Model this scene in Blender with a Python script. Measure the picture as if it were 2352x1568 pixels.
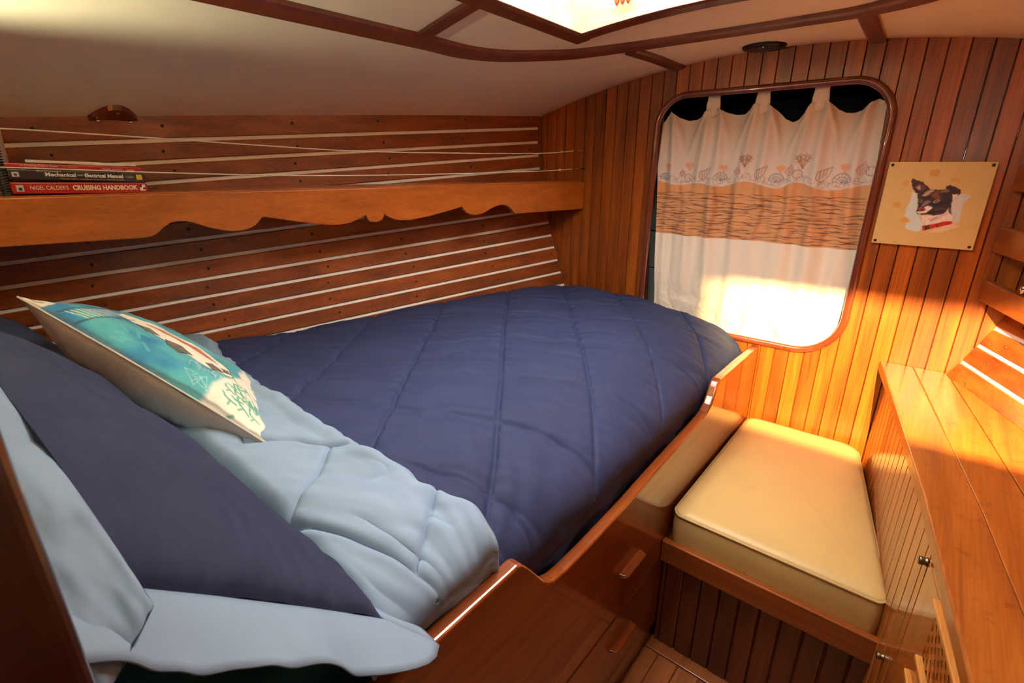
import bpy, bmesh, math, random
import numpy as np
from mathutils import Vector, Matrix

random.seed(7)
rng = np.random.default_rng(7)
for o in list(bpy.data.objects):
    bpy.data.objects.remove(o)
SC = bpy.context.scene
COL = SC.collection

# ------------------------------------------------------------------ camera
CAMZ = 1.45                      # lens height above the cabin sole, metres
pitch, yaw = math.radians(19.4), math.radians(39.8)
cam = bpy.data.cameras.new('camera')
cam.sensor_width = 36.0
cam.lens = 1161.0 / 2352.0 * 36.0
cam.clip_start = 0.02
cam.dof.use_dof = True
cam.dof.focus_distance = 1.75
cam.dof.aperture_fstop = 11.0
camo = bpy.data.objects.new('camera', cam)
COL.objects.link(camo)
F = Vector((-math.sin(yaw) * math.cos(pitch), math.cos(yaw) * math.cos(pitch), -math.sin(pitch)))
Rv = Vector((math.cos(yaw), math.sin(yaw), 0))
Uv = Rv.cross(F)
camo.matrix_world = Matrix(((Rv.x, Uv.x, -F.x, 0), (Rv.y, Uv.y, -F.y, 0), (Rv.z, Uv.z, -F.z, CAMZ), (0, 0, 0, 1)))
SC.camera = camo

# ------------------------------------------------------------------ world, exposure
wd = bpy.data.worlds.new('world'); SC.world = wd; wd.use_nodes = True
wd.node_tree.nodes['Background'].inputs[0].default_value = (0.80, 0.90, 1.0, 1)
wd.node_tree.nodes['Background'].inputs[1].default_value = 0.0
SC.view_settings.view_transform = 'Standard'
SC.view_settings.look = 'None'
SC.view_settings.gamma = 1.0
SC.view_settings.exposure = 0.0
SC.view_settings.use_curve_mapping = False
SC.cycles.use_denoising = True
SC.cycles.max_bounces = 7
SC.cycles.diffuse_bounces = 4
SC.cycles.glossy_bounces = 3
SC.cycles.transmission_bounces = 2
SC.cycles.use_adaptive_sampling = True
SC.cycles.adaptive_threshold = 0.13
SC.cycles.adaptive_min_samples = 20
SC.cycles.use_light_tree = False
SC.cycles.caustics_reflective = False
SC.cycles.caustics_refractive = False
SC.cycles.sample_clamp_indirect = 6.0

P_HATCH = 16.5       # emission strength of the sky-lit hatch pane
P_PUCK = 1350.0        # warm slotted ceiling spotlight, W
P_HEAD = 26.0        # unseen fill lamp added at the berth head, W
P_AFT_FILL = 21.0       # unseen fill lamp added behind the camera, W

def light(name, kind, loc, power, color, **kw):
    l = bpy.data.lights.new(name, kind)
    l.energy = power; l.color = color
    for k, v in kw.items():
        setattr(l, k, v)
    o = bpy.data.objects.new(name, l)
    COL.objects.link(o); o.location = loc
    return o

# ------------------------------------------------------------------ helpers
def w(x, y, z):
    """cabin coordinates (half-metres from the lens) to world metres"""
    return (2 * x, 2 * y, 2 * z + CAMZ)

WO = {}

def link(name, me, loc, parent=None):
    o = bpy.data.objects.new(name, me)
    COL.objects.link(o)
    pl = WO[parent.name] if parent else Vector((0, 0, 0))
    o.parent = parent
    o.location = Vector(loc) - pl
    WO[o.name] = Vector(loc)
    return o

def tag(o, label=None, cat=None, group=None, kind=None):
    if label: o['label'] = label
    if cat: o['category'] = cat
    if group: o['group'] = group
    if kind: o['kind'] = kind
    return o

def thing(name, loc, label, cat, group=None):
    return tag(link(name, None, loc), label, cat, group)

def mk(name, geo, mat, parent=None, smooth=False, bevel=0.0, seg=2, cols=None):
    v, f = geo
    v = [Vector(p) for p in v]
    lo = Vector((min(p.x for p in v), min(p.y for p in v), min(p.z for p in v)))
    hi = Vector((max(p.x for p in v), max(p.y for p in v), max(p.z for p in v)))
    org = Vector(((lo.x + hi.x) / 2, (lo.y + hi.y) / 2, lo.z))
    me = bpy.data.meshes.new(name)
    me.from_pydata([p - org for p in v], [], f)
    if bevel > 0:
        bm = bmesh.new(); bm.from_mesh(me)
        bmesh.ops.recalc_face_normals(bm, faces=bm.faces)
        es = [e for e in bm.edges if len(e.link_faces) == 2 and e.calc_face_angle(0) > 0.5]
        bmesh.ops.bevel(bm, geom=es, offset=bevel, segments=seg, profile=0.5, affect='EDGES', clamp_overlap=True)
        bm.to_mesh(me); bm.free()
    else:
        me.validate()
    if smooth:
        me.polygons.foreach_set('use_smooth', [True] * len(me.polygons))
    if cols is not None:
        at = me.color_attributes.new('col', 'FLOAT_COLOR', 'POINT')
        c = np.ones((len(v), 4)); c[:, :3] = cols
        at.data.foreach_set('color', c.ravel())
    me.materials.append(mat)
    me.update()
    return link(name, me, org, parent)

def fixn(o):
    bm = bmesh.new(); bm.from_mesh(o.data)
    bmesh.ops.recalc_face_normals(bm, faces=bm.faces)
    bm.to_mesh(o.data); bm.free()
    return o

def join(*geos):
    v, f = [], []
    for gv, gf in geos:
        n = len(v)
        v += list(gv); f += [tuple(i + n for i in q) for q in gf]
    return v, f

def hexa(p):       # 8 points: bottom ring 0-3, top ring 4-7
    return list(p), [(3, 2, 1, 0), (4, 5, 6, 7), (0, 1, 5, 4), (1, 2, 6, 5), (2, 3, 7, 6), (3, 0, 4, 7)]

def box(x0, x1, y0, y1, z0, z1):
    return hexa([(x0, y0, z0), (x1, y0, z0), (x1, y1, z0), (x0, y1, z0), (x0, y0, z1), (x1, y0, z1), (x1, y1, z1), (x0, y1, z1)])

def ubox(x0, x1, y0, y1, z0, z1):
    a, b = w(x0, y0, z0), w(x1, y1, z1)
    return box(a[0], b[0], a[1], b[1], a[2], b[2])

def prism(pts, vec):
    n = len(pts); vec = Vector(vec)
    v = [Vector(p) for p in pts] + [Vector(p) + vec for p in pts]
    f = [tuple(range(n))[::-1], tuple(range(n, 2 * n))] + [(i, (i + 1) % n, n + (i + 1) % n, n + i) for i in range(n)]
    return v, f

def tube(path, r, seg=10, closed=False, flat=1.0, upv=None):
    P = [Vector(p) for p in path]; n = len(P); v = []; f = []
    prev = None
    for i, p in enumerate(P):
        a = P[(i - 1) % n] if (closed or i > 0) else P[i]
        b = P[(i + 1) % n] if (closed or i < n - 1) else P[i]
        t = (b - a).normalized()
        if upv is not None:
            s = t.cross(Vector(upv)).normalized()
        elif prev is None:
            s = t.cross(Vector((0, 0, 1)) if abs(t.z) < 0.9 else Vector((1, 0, 0))).normalized()
        else:
            s = (prev - t * prev.dot(t)).normalized()
        prev = s
        u = s.cross(t)
        rr = r[i] if hasattr(r, '__len__') else r
        for k in range(seg):
            a2 = 2 * math.pi * k / seg
            v.append(p + s * math.cos(a2) * rr + u * math.sin(a2) * rr * flat)
    m = n if closed else n - 1
    for i in range(m):
        for k in range(seg):
            j = (i + 1) % n
            f.append((i * seg + k, i * seg + (k + 1) % seg, j * seg + (k + 1) % seg, j * seg + k))
    if not closed:
        f.append(tuple(range(seg))[::-1]); f.append(tuple((n - 1) * seg + k for k in range(seg)))
    return v, f

def lathe(profile, origin, axis, seg=20):
    """profile (radius, height) turned about axis"""
    ax = Vector(axis).normalized()
    s = ax.cross(Vector((0, 0, 1)) if abs(ax.z) < 0.9 else Vector((1, 0, 0))).normalized()
    u = ax.cross(s); o = Vector(origin); v = []; f = []
    for r, h in profile:
        for k in range(seg):
            a = 2 * math.pi * k / seg
            v.append(o + ax * h + (s * math.cos(a) + u * math.sin(a)) * max(r, 1e-5))
    n = len(profile)
    for i in range(n - 1):
        for k in range(seg):
            f.append((i * seg + k, i * seg + (k + 1) % seg, (i + 1) * seg + (k + 1) % seg, (i + 1) * seg + k))
    f.append(tuple(range(seg))[::-1]); f.append(tuple((n - 1) * seg + k for k in range(seg)))
    return v, f

def gridfaces(nu, nv):
    i, j = np.meshgrid(np.arange(nu - 1), np.arange(nv - 1), indexing='ij')
    a = (i * nv + j).ravel()
    return np.stack([a, a + nv, a + nv + 1, a + 1], 1)

def mkgrid(name, X, Y, Z, mat, parent=None, cols=None, flip=False, solid=0.0):
    """a smooth grid of points in world metres"""
    nu, nv = X.shape
    pts = np.stack([X, Y, Z], -1).reshape(-1, 3)
    fa = gridfaces(nu, nv)
    if flip: fa = fa[:, ::-1]
    org = Vector((pts[:, 0].mean(), pts[:, 1].mean(), pts[:, 2].min()))
    me = bpy.data.meshes.new(name)
    me.vertices.add(len(pts)); me.vertices.foreach_set('co', (pts - np.array(org)).ravel())
    me.loops.add(fa.size); me.loops.foreach_set('vertex_index', fa.ravel().astype(np.int32))
    me.polygons.add(len(fa)); me.polygons.foreach_set('loop_start', np.arange(0, fa.size, 4, dtype=np.int32))
    me.polygons.foreach_set('use_smooth', np.ones(len(fa), bool))
    if cols is not None:
        at = me.color_attributes.new('col', 'FLOAT_COLOR', 'POINT')
        c = np.ones((len(pts), 4)); c[:, :3] = cols.reshape(-1, 3)
        at.data.foreach_set('color', c.ravel())
    me.update(calc_edges=True); me.validate()
    me.materials.append(mat)
    o = link(name, me, org, parent)
    if solid:
        md = o.modifiers.new('thickness', 'SOLIDIFY'); md.thickness = solid; md.offset = -1
    return o

# vectorised gradient noise ------------------------------------------------
_perm = rng.permutation(512)
_ga = rng.uniform(0, 2 * np.pi, 512)
def pn(x, y, seed=0):
    xi = np.floor(x).astype(int); yi = np.floor(y).astype(int)
    xf = x - xi; yf = y - yi
    u = xf ** 3 * (xf * (xf * 6 - 15) + 10); v = yf ** 3 * (yf * (yf * 6 - 15) + 10)
    def g(ix, iy, dx, dy):
        a = _ga[(_perm[(_perm[(ix + seed * 37) % 512] + iy) % 512]) % 512]
        return np.cos(a) * dx + np.sin(a) * dy
    n00 = g(xi, yi, xf, yf); n10 = g(xi + 1, yi, xf - 1, yf)
    n01 = g(xi, yi + 1, xf, yf - 1); n11 = g(xi + 1, yi + 1, xf - 1, yf - 1)
    return (n00 * (1 - u) + n10 * u) * (1 - v) + (n01 * (1 - u) + n11 * u) * v

def fbm(x, y, oct=4, seed=0):
    s = 0; a = 1.0
    for k in range(oct):
        s = s + a * pn(x * 2 ** k, y * 2 ** k, seed + k); a *= .5
    return s

def sm(a, b, x):
    t = np.clip((x - a) / (b - a), 0, 1)
    return t * t * (3 - 2 * t)

def inpoly(px, py, poly):
    ins = np.zeros(px.shape, bool); n = len(poly)
    for i in range(n):
        x0, y0 = poly[i]; x1, y1 = poly[(i + 1) % n]
        if y0 == y1: continue
        c = ((y0 > py) != (y1 > py)) & (px < (x1 - x0) * (py - y0) / (y1 - y0) + x0)
        ins ^= c
    return ins

def segdist(px, py, pl):
    d = np.full(px.shape, 1e9)
    for (x0, y0), (x1, y1) in zip(pl[:-1], pl[1:]):
        dx, dy = x1 - x0, y1 - y0
        t = np.clip(((px - x0) * dx + (py - y0) * dy) / (dx * dx + dy * dy + 1e-12), 0, 1)
        d = np.minimum(d, np.hypot(px - x0 - t * dx, py - y0 - t * dy))
    return d

def blur(a, n):
    for _ in range(n):
        p = np.pad(a, ((1, 1), (1, 1)) + ((0, 0),) * (a.ndim - 2), mode='edge')
        a = (p[:-2, 1:-1] + p[2:, 1:-1] + p[1:-1, :-2] + p[1:-1, 2:] + 2 * p[1:-1, 1:-1]) / 6
    return a

def lin(r, g, b):
    f = lambda c: (c / 255 / 12.92) if c <= 10 else ((c / 255 + .055) / 1.055) ** 2.4
    return np.array([f(r), f(g), f(b)])

# ------------------------------------------------------------------ materials
def nodes(name):
    m = bpy.data.materials.new(name); m.use_nodes = True
    return m, m.node_tree.nodes, m.node_tree.links, m.node_tree.nodes['Principled BSDF']

def ramp(N, stops):
    r = N.new('ShaderNodeValToRGB')
    e = r.color_ramp.elements
    while len(e) < len(stops): e.new(.5)
    for q, (p, c) in zip(e, stops):
        q.position = p; q.color = (*c, 1)
    return r

def wood(name, dark, mid, light_, grain='Z', rough=.38, coat=.5, coatr=.08, fine=1.0, var=.30, wear=0.0):
    m, N, L, B = nodes(name)
    tc = N.new('ShaderNodeTexCoord'); oi = N.new('ShaderNodeObjectInfo')
    ad = N.new('ShaderNodeVectorMath'); ad.operation = 'MULTIPLY_ADD'
    ad.inputs[1].default_value = (1, 1, 1)
    sc = N.new('ShaderNodeMath'); sc.operation = 'MULTIPLY'; sc.inputs[1].default_value = 37.0
    L.new(oi.outputs['Random'], sc.inputs[0]); L.new(tc.outputs['Object'], ad.inputs[0]); L.new(sc.outputs[0], ad.inputs[2])
    def mapped(along, across):
        mp = N.new('ShaderNodeMapping')
        s = [across * fine] * 3; s['XYZ'.index(grain)] = along
        mp.inputs['Scale'].default_value = s
        L.new(ad.outputs[0], mp.inputs[0]); return mp
    n1 = N.new('ShaderNodeTexNoise'); n1.inputs['Scale'].default_value = 1; n1.inputs['Detail'].default_value = 5; n1.inputs['Distortion'].default_value = .6
    L.new(mapped(1.6, 26).outputs[0], n1.inputs['Vector'])
    n2 = N.new('ShaderNodeTexNoise'); n2.inputs['Scale'].default_value = 1; n2.inputs['Detail'].default_value = 3
    L.new(mapped(7, 260).outputs[0], n2.inputs['Vector'])
    mx = N.new('ShaderNodeMix'); mx.data_type = 'FLOAT'; mx.inputs[0].default_value = .38
    L.new(n1.outputs['Fac'], mx.inputs[2]); L.new(n2.outputs['Fac'], mx.inputs[3])
    r = ramp(N, [(.30, dark), (.52, mid), (.72, light_)])
    L.new(mx.outputs[0], r.inputs[0])
    hs = N.new('ShaderNodeHueSaturation')
    mr = N.new('ShaderNodeMapRange'); mr.inputs[3].default_value = 1 - var; mr.inputs[4].default_value = 1 + var * .7
    L.new(oi.outputs['Random'], mr.inputs[0]); L.new(mr.outputs[0], hs.inputs['Value']); L.new(r.outputs[0], hs.inputs['Color'])
    out = hs.outputs[0]
    if wear:
        n3 = N.new('ShaderNodeTexNoise'); n3.inputs['Scale'].default_value = 30; n3.inputs['Detail'].default_value = 6; n3.inputs['Roughness'].default_value = .7
        L.new(ad.outputs[0], n3.inputs['Vector'])
        rw = ramp(N, [(.55, (0, 0, 0)), (.68, (1, 1, 1))]); L.new(n3.outputs['Fac'], rw.inputs[0])
        ml = N.new('ShaderNodeMath'); ml.operation = 'MULTIPLY'; ml.inputs[1].default_value = wear; L.new(rw.outputs[0], ml.inputs[0])
        mc = N.new('ShaderNodeMix'); mc.data_type = 'RGBA'; mc.inputs[7].default_value = (dark[0] * .6, dark[1] * .5, dark[2] * .5, 1)
        L.new(ml.outputs[0], mc.inputs[0]); L.new(out, mc.inputs[6]); out = mc.outputs[2]
    L.new(out, B.inputs['Base Color'])
    B.inputs['Roughness'].default_value = rough
    B.inputs['Coat Weight'].default_value = coat; B.inputs['Coat Roughness'].default_value = coatr
    return m

def plain(name, col, rough=.5, metal=0.0, bump=0.0, bscale=200, var=0.0, vscale=6, coat=0.0, sheen=0.0, spec=.5):
    m, N, L, B = nodes(name)
    B.inputs['Base Color'].default_value = (*col, 1)
    B.inputs['Roughness'].default_value = rough; B.inputs['Metallic'].default_value = metal
    B.inputs['Coat Weight'].default_value = coat; B.inputs['Sheen Weight'].default_value = sheen
    B.inputs['Specular IOR Level'].default_value = spec
    tc = N.new('ShaderNodeTexCoord')
    if var:
        n = N.new('ShaderNodeTexNoise'); n.inputs['Scale'].default_value = vscale; n.inputs['Detail'].default_value = 5
        L.new(tc.outputs['Object'], n.inputs['Vector'])
        r = ramp(N, [(.3, tuple(c * (1 - var) for c in col)), (.7, tuple(min(1, c * (1 + var)) for c in col))])
        L.new(n.outputs['Fac'], r.inputs[0]); L.new(r.outputs[0], B.inputs['Base Color'])
    if bump:
        n = N.new('ShaderNodeTexNoise'); n.inputs['Scale'].default_value = bscale; n.inputs['Detail'].default_value = 3
        L.new(tc.outputs['Object'], n.inputs['Vector'])
        bp = N.new('ShaderNodeBump'); bp.inputs['Strength'].default_value = bump; bp.inputs['Distance'].default_value = .003
        L.new(n.outputs['Fac'], bp.inputs['Height']); L.new(bp.outputs[0], B.inputs['Normal'])
    return m

def printed(name, rough=.8, bump=.15, bscale=500, coat=0.0, sheen=.1):
    m, N, L, B = nodes(name)
    a = N.new('ShaderNodeAttribute'); a.attribute_name = 'col'
    L.new(a.outputs['Color'], B.inputs['Base Color'])
    B.inputs['Roughness'].default_value = rough; B.inputs['Coat Weight'].default_value = coat
    B.inputs['Sheen Weight'].default_value = sheen
    tc = N.new('ShaderNodeTexCoord'); n = N.new('ShaderNodeTexNoise'); n.inputs['Scale'].default_value = bscale
    L.new(tc.outputs['Object'], n.inputs['Vector'])
    bp = N.new('ShaderNodeBump'); bp.inputs['Strength'].default_value = bump; bp.inputs['Distance'].default_value = .002
    L.new(n.outputs['Fac'], bp.inputs['Height']); L.new(bp.outputs[0], B.inputs['Normal'])
    return m

def weave(name, col, rough=.85, scale=450, strength=.25, var=.10):
    """plain woven cloth"""
    m, N, L, B = nodes(name)
    tc = N.new('ShaderNodeTexCoord')
    n = N.new('ShaderNodeTexNoise'); n.inputs['Scale'].default_value = 5; n.inputs['Detail'].default_value = 4
    L.new(tc.outputs['Object'], n.inputs['Vector'])
    r = ramp(N, [(.3, tuple(c * (1 - var) for c in col)), (.7, tuple(min(1, c * (1 + var)) for c in col))])
    L.new(n.outputs['Fac'], r.inputs[0]); L.new(r.outputs[0], B.inputs['Base Color'])
    n2 = N.new('ShaderNodeTexNoise'); n2.inputs['Scale'].default_value = scale; n2.inputs['Detail'].default_value = 1
    L.new(tc.outputs['Object'], n2.inputs['Vector'])
    bp = N.new('ShaderNodeBump'); bp.inputs['Strength'].default_value = strength; bp.inputs['Distance'].default_value = .0015
    L.new(n2.outputs['Fac'], bp.inputs['Height']); L.new(bp.outputs[0], B.inputs['Normal'])
    B.inputs['Roughness'].default_value = rough; B.inputs['Specular IOR Level'].default_value = .25
    return m

M = {}
M['plank_wall'] = wood('varnished_bulkhead_teak', (.12, .022, .002), (.32, .076, .005), (.47, .130, .010), 'Z', coat=.35, coatr=.20)
M['batten'] = wood('varnished_hull_batten', (.12, .024, .006), (.27, .062, .010), (.40, .105, .016), 'Y', coat=.35, coatr=.16)
M['fascia'] = wood('shelf_fascia_teak', (.28, .066, .006), (.43, .112, .010), (.54, .155, .017), 'Y', coat=.35, coatr=.16, var=.1)
M['rshelf'] = wood('right_shelf_teak', (.14, .030, .005), (.26, .062, .009), (.36, .095, .015), 'Y', coat=.4, coatr=.14, var=.1)
M['mahog'] = wood('dark_mahogany', (.075, .016, .009), (.14, .030, .015), (.20, .048, .022), 'X', coatr=.1, var=.15)
M['frame'] = wood('opening_frame_mahogany', (.10, .020, .008), (.17, .036, .012), (.24, .056, .018), 'Z', rough=.25, coat=.9, coatr=.05, var=.05)
M['berth'] = wood('berth_front_teak', (.13, .022, .003), (.24, .050, .006), (.33, .080, .010), 'Y', rough=.3, coat=.9, coatr=.04, var=.15)
M['counter'] = wood('counter_teak', (.24, .060, .010), (.42, .118, .016), (.54, .175, .026), 'Y', rough=.34, coat=.3, coatr=.15, wear=.55, var=.12)
M['cab'] = wood('cabinet_teak', (.20, .046, .007), (.38, .105, .014), (.52, .165, .024), 'Z', rough=.3, coat=.8, coatr=.06, var=.12)
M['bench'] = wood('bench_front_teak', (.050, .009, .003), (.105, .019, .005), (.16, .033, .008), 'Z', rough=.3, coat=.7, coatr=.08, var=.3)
M['rail'] = wood('bench_rail_teak', (.14, .030, .005), (.26, .060, .009), (.35, .095, .013), 'X', rough=.3, coat=.8, coatr=.06, var=.1)
M['floor'] = wood('sole_teak', (.14, .040, .010), (.28, .082, .018), (.40, .135, .030), 'Y', rough=.4, coat=.3, var=.35)
M['strip'] = wood('pale_lattice_strip', (.40, .15, .035), (.60, .24, .05), (.70, .32, .08), 'Y', rough=.4, coat=.4, var=.1)
M['hatchwood'] = wood('hatch_plywood', (.52, .33, .16), (.66, .45, .24), (.76, .55, .32), 'X', rough=.5, coat=.1, var=.1)
M['post'] = wood('door_post_mahogany', (.022, .003, .002), (.045, .006, .004), (.07, .010, .006), 'Z', rough=.35, coat=.5, var=.05)
M['white'] = plain('white_hull_lining', (.90, .88, .80), .45, var=.05, vscale=9)
M['ceil'] = plain('cream_headliner', (.84, .80, .61), .7, bump=.25, bscale=14, var=.05, vscale=3)
M['navy'] = weave('navy_quilt_cotton', (.027, .038, .104), .75, 700, .10, .08)
M['navy2'] = weave('navy_pillow_cotton', (.025, .034, .080), .8, 700, .12, .08)
M['sky'] = weave('light_blue_cotton', (.225, .325, .455), .75, 700, .10, .05)
M['hem'] = plain('grey_blue_hem', (.20, .27, .34), .8, bump=.3, bscale=300)
M['teal'] = weave('dark_teal_sheet', (.013, .078, .100), .85, 300, .3, .1)
M['vinyl'] = plain('tan_vinyl', (.60, .425, .165), .42, bump=.05, bscale=30, var=.04, vscale=8, spec=.4)
M['piping'] = plain('tan_vinyl_piping', (.50, .35, .15), .45)
M['linen'] = weave('natural_linen', (.56, .50, .42), .9, 260, .5, .08)
M['chrome'] = plain('chrome', (.75, .72, .68), .18, 1.0)
M['brass'] = plain('dull_brass', (.20, .165, .10), .38, 1.0)
M['screw'] = plain('dark_bronze_screw', (.03, .018, .012), .45, .6)
M['black'] = plain('black_plastic', (.012, .012, .014), .35)
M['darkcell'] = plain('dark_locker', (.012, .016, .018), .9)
M['grey'] = plain('grey_green_vinyl', (.16, .19, .18), .6, var=.1)
M['cord'] = plain('braided_white_cord', (.72, .66, .52), .8, bump=.6, bscale=260)
M['curtain'] = printed('printed_curtain_cotton', .85, .1, 900)
M['paint'] = printed('painted_panel', .5, .05, 300, coat=.05, sheen=0)
M['panel'] = plain('tan_painted_board', (.60, .40, .16), .5)
M['pillowprint'] = printed('printed_pillow_linen', .85, .5, 420)
M['paper'] = plain('book_paper', (.80, .76, .66), .8, bump=.4, bscale=500)
M['red'] = plain('red_book_cover', (.40, .022, .018), .22, coat=.4)
M['crimson'] = plain('crimson_book_cover', (.42, .010, .028), .2, coat=.4)
M['blackcover'] = plain('black_book_cover', (.035, .022, .022), .16, coat=.5)
M['ink_w'] = plain('white_ink', (.85, .84, .78), .5)
M['ink_c'] = plain('cream_ink', (.85, .75, .50), .5)
M['ink_g'] = plain('gold_ink', (.62, .40, .04), .5)
M['ink_s'] = plain('silver_ink', (.50, .52, .54), .5)
M['ornred'] = plain('red_ornament', (.55, .09, .03), .4)
M['lampshell'] = plain('white_lamp_shell', (.75, .73, .70), .4)

def emis(name, col, s):
    m, N, L, B = nodes(name)
    B.inputs['Base Color'].default_value = (*col, 1)
    B.inputs['Emission Color'].default_value = (*col, 1); B.inputs['Emission Strength'].default_value = s
    return m
M['pane'] = emis('daylit_frosted_acrylic', (1.0, .985, .95), P_HATCH)
M['domeglow'] = emis('lit_diffuser', (1.0, .9, .76), 6.0)

# ------------------------------------------------------------------ cabin surfaces (half-metre cabin coordinates)
def zc(X, Y): return .178 + .026 * (1 - Y) - .32 * (X + .25) ** 2

def lfar(q): return -.747 + .51 * max(0.0, .06 - q) ** 1.6
def lhull(q, Y):
    """left hull lining: q is the height where that girth line meets the far bulkhead"""
    t = (1 - Y) / .9
    return (lfar(q) * (1 - t) + (-.935 + .10 * max(0, -.2 - q)) * t, Y, q - .0545 * t)
def rhull(q, Y):
    x = .163 - .51 * max(0.0, .06 - max(q, -.33)) ** 1.6 + 2.0 * max(0.0, -.335 - q)
    d = 1 - Y
    return (x + .456 * min(d, .55) + .20 * max(0, d - .55), Y, q)

YN = -.62      # aft end of the modelled space

# ---- floor
flo = mk('floor', ubox(-.24, .30, YN, .64, -.745, -.7255), M['bench']); tag(flo, kind='structure')
def floorboard(x0, x1, y0, y1):
    return mk('plank', ubox(x0, x1, y0, y1, -.728, -.724), M['floor'], flo, bevel=.0015, seg=1)
fb = mk('plank', ubox(-.2295, .10, .5965, .6225, -.728, -.7225), M['floor'], flo, bevel=.002)
tag(fb, 'pale border board of the sole')
x = -.2295
while x < .27:
    floorboard(x + .0006, x + .0312, YN, .5955)
    x += .0318

# ---- ceiling with hatch hole
HX0, HX1, HY0, HY1 = -.443, -.105, .30, .682
def ceiling_geo():
    xs = sorted(set(np.round(np.concatenate([np.linspace(-1.02, .62, 56), [HX0, HX1]]), 5)))
    ys = sorted(set(np.round(np.concatenate([np.linspace(YN, 1.03, 34), [HY0, HY1]]), 5)))
    v = [w(a, b, zc(a, b)) for a in xs for b in ys]; f = []
    n = len(ys)
    for i in range(len(xs) - 1):
        for j in range(n - 1):
            cx, cy = (xs[i] + xs[i + 1]) / 2, (ys[j] + ys[j + 1]) / 2
            if HX0 < cx < HX1 and HY0 < cy < HY1: continue
            f.append((i * n + j, i * n + j + 1, (i + 1) * n + j + 1, (i + 1) * n + j))
    return v, f
ceil = mk('ceiling', ceiling_geo(), M['ceil'], smooth=True); tag(ceil, kind='structure')
md = ceil.modifiers.new('thickness', 'SOLIDIFY'); md.thickness = .02; md.offset = -1

def ceil_strip(path, width, thick, drop=0.0):
    """a wooden strip bent along the underside of the ceiling"""
    P = [Vector((a, b)) for a, b in path]; v = []; f = []
    for i, p in enumerate(P):
        t = (P[min(i + 1, len(P) - 1)] - P[max(i - 1, 0)]).normalized()
        nn = Vector((-t.y, t.x))
        for s, k in ((-.5, .002), (-.5, -thick * .7), (-.36, -thick), (.36, -thick), (.5, -thick * .7), (.5, .002)):
            q = p + nn * s * width
            v.append(w(q.x, q.y, zc(q.x, q.y) + k - drop))
    for i in range(len(P) - 1):
        for k in range(6):
            f.append((i * 6 + k, i * 6 + (k + 1) % 6, (i + 1) * 6 + (k + 1) % 6, (i + 1) * 6 + k))
    f.append(tuple(range(6))); f.append(tuple((len(P) - 1) * 6 + k for k in range(6))[::-1])
    return v, f

def smoothpath(pts, n=8):
    """Catmull-Rom through the points"""
    P = [np.array(p, float) for p in pts]; out = []
    P = [2 * P[0] - P[1]] + P + [2 * P[-1] - P[-2]]
    for i in range(1, len(P) - 2):
        for k in range(n):
            t = k / n; a, b, c, d = P[i - 1], P[i], P[i + 1], P[i + 2]
            out.append(.5 * (2 * b + (c - a) * t + (2 * a - 5 * b + 4 * c - d) * t * t + (3 * b - a - 3 * c + d) * t ** 3))
    out.append(P[-2]); return out

S = smoothpath([(-.615, YN), (-.61, 0), (-.599, .20), (-.593, .32), (-.586, .45), (-.582, .52), (-.580, .59), (-.562, .656), (-.529, .713), (-.489, .762), (-.399, .816), (-.281, .846), (-.165, .836), (-.100, .805), (-.045, .75), (-.005, .68), (.02, .58), (.035, .4), (.045, .2), (.05, YN)])
t1 = fixn(mk('trim_1', ceil_strip(S, .031, .007), M['mahog'], smooth=False)); tag(t1, 'long curved dark wood strip around the raised ceiling panel', kind='structure')
tl = fixn(mk('trim_2', ceil_strip([(-.572, .503), (-.52, .500), (-.462, .494)], .020, .006), M['mahog'])); tag(tl, 'short dark strip from the curved trim to the hatch frame', kind='structure')
t3 = fixn(mk('trim_3', ceil_strip([(-.440, .825), (-.434, .90), (-.4325, 1.0)], .022, .006), M['mahog'])); tag(t3, 'short dark ceiling strip meeting the bulkhead left of the round ceiling fitting', kind='structure')
t4 = fixn(mk('trim_4', ceil_strip([(-.126, .83), (-.128, .90), (-.130, 1.0)], .023, .006), M['mahog'])); tag(t4, 'short dark ceiling strip meeting the bulkhead above the opening corner', kind='structure')

# ---- overhead hatch
hz = .128
hat = thing('ceiling_hatch', w((HX0 + HX1) / 2, (HY0 + HY1) / 2, .18), 'bright square overhead hatch lined with pale plywood above the bed', 'hatch')
def well(x0, y0, x1, y1, nx, ny):
    n = 8; v = []; f = []
    for i in range(n + 1):
        a = x0 + (x1 - x0) * i / n; b = y0 + (y1 - y0) * i / n
        for dd in (0, .012):
            v.append(w(a + nx * dd, b + ny * dd, zc(a, b) - .0045)); v.append(w(a + nx * dd, b + ny * dd, .178 + hz))
    for i in range(n):
        k = 4 * i
        f += [(k, k + 4, k + 5, k + 1), (k + 2, k + 3, k + 7, k + 6), (k, k + 2, k + 6, k + 4), (k + 1, k + 5, k + 7, k + 3)]
    return v, f
hi_ = .0025
for a in ((HX0 + hi_, HY0 + hi_, HX0 + hi_, HY1 - hi_, -1, 0), (HX1 - hi_, HY1 - hi_, HX1 - hi_, HY0 + hi_, 1, 0), (HX0 + hi_, HY1 - hi_, HX1 - hi_, HY1 - hi_, 0, 1), (HX1 - hi_, HY0 + hi_, HX0 + hi_, HY0 + hi_, 0, -1)):
    fixn(mk('well_board', well(*a), M['hatchwood'], hat))
e = .014
for a, b in (((HX0 - .012, HY1 + e), (HX1 + .012, HY1 + e)), ((HX0 - .012, HY0 - e), (HX1 + .012, HY0 - e)), ((HX0 - e, HY0 - .028), (HX0 - e, HY1 + .028)), ((HX1 + e, HY0 - .028), (HX1 + e, HY1 + .028))):
    path = [(a[0] + (b[0] - a[0]) * i / 10, a[1] + (b[1] - a[1]) * i / 10) for i in range(11)]
    fixn(mk('frame_strip', ceil_strip(path, .028, .006), M['mahog'], hat))
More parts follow.
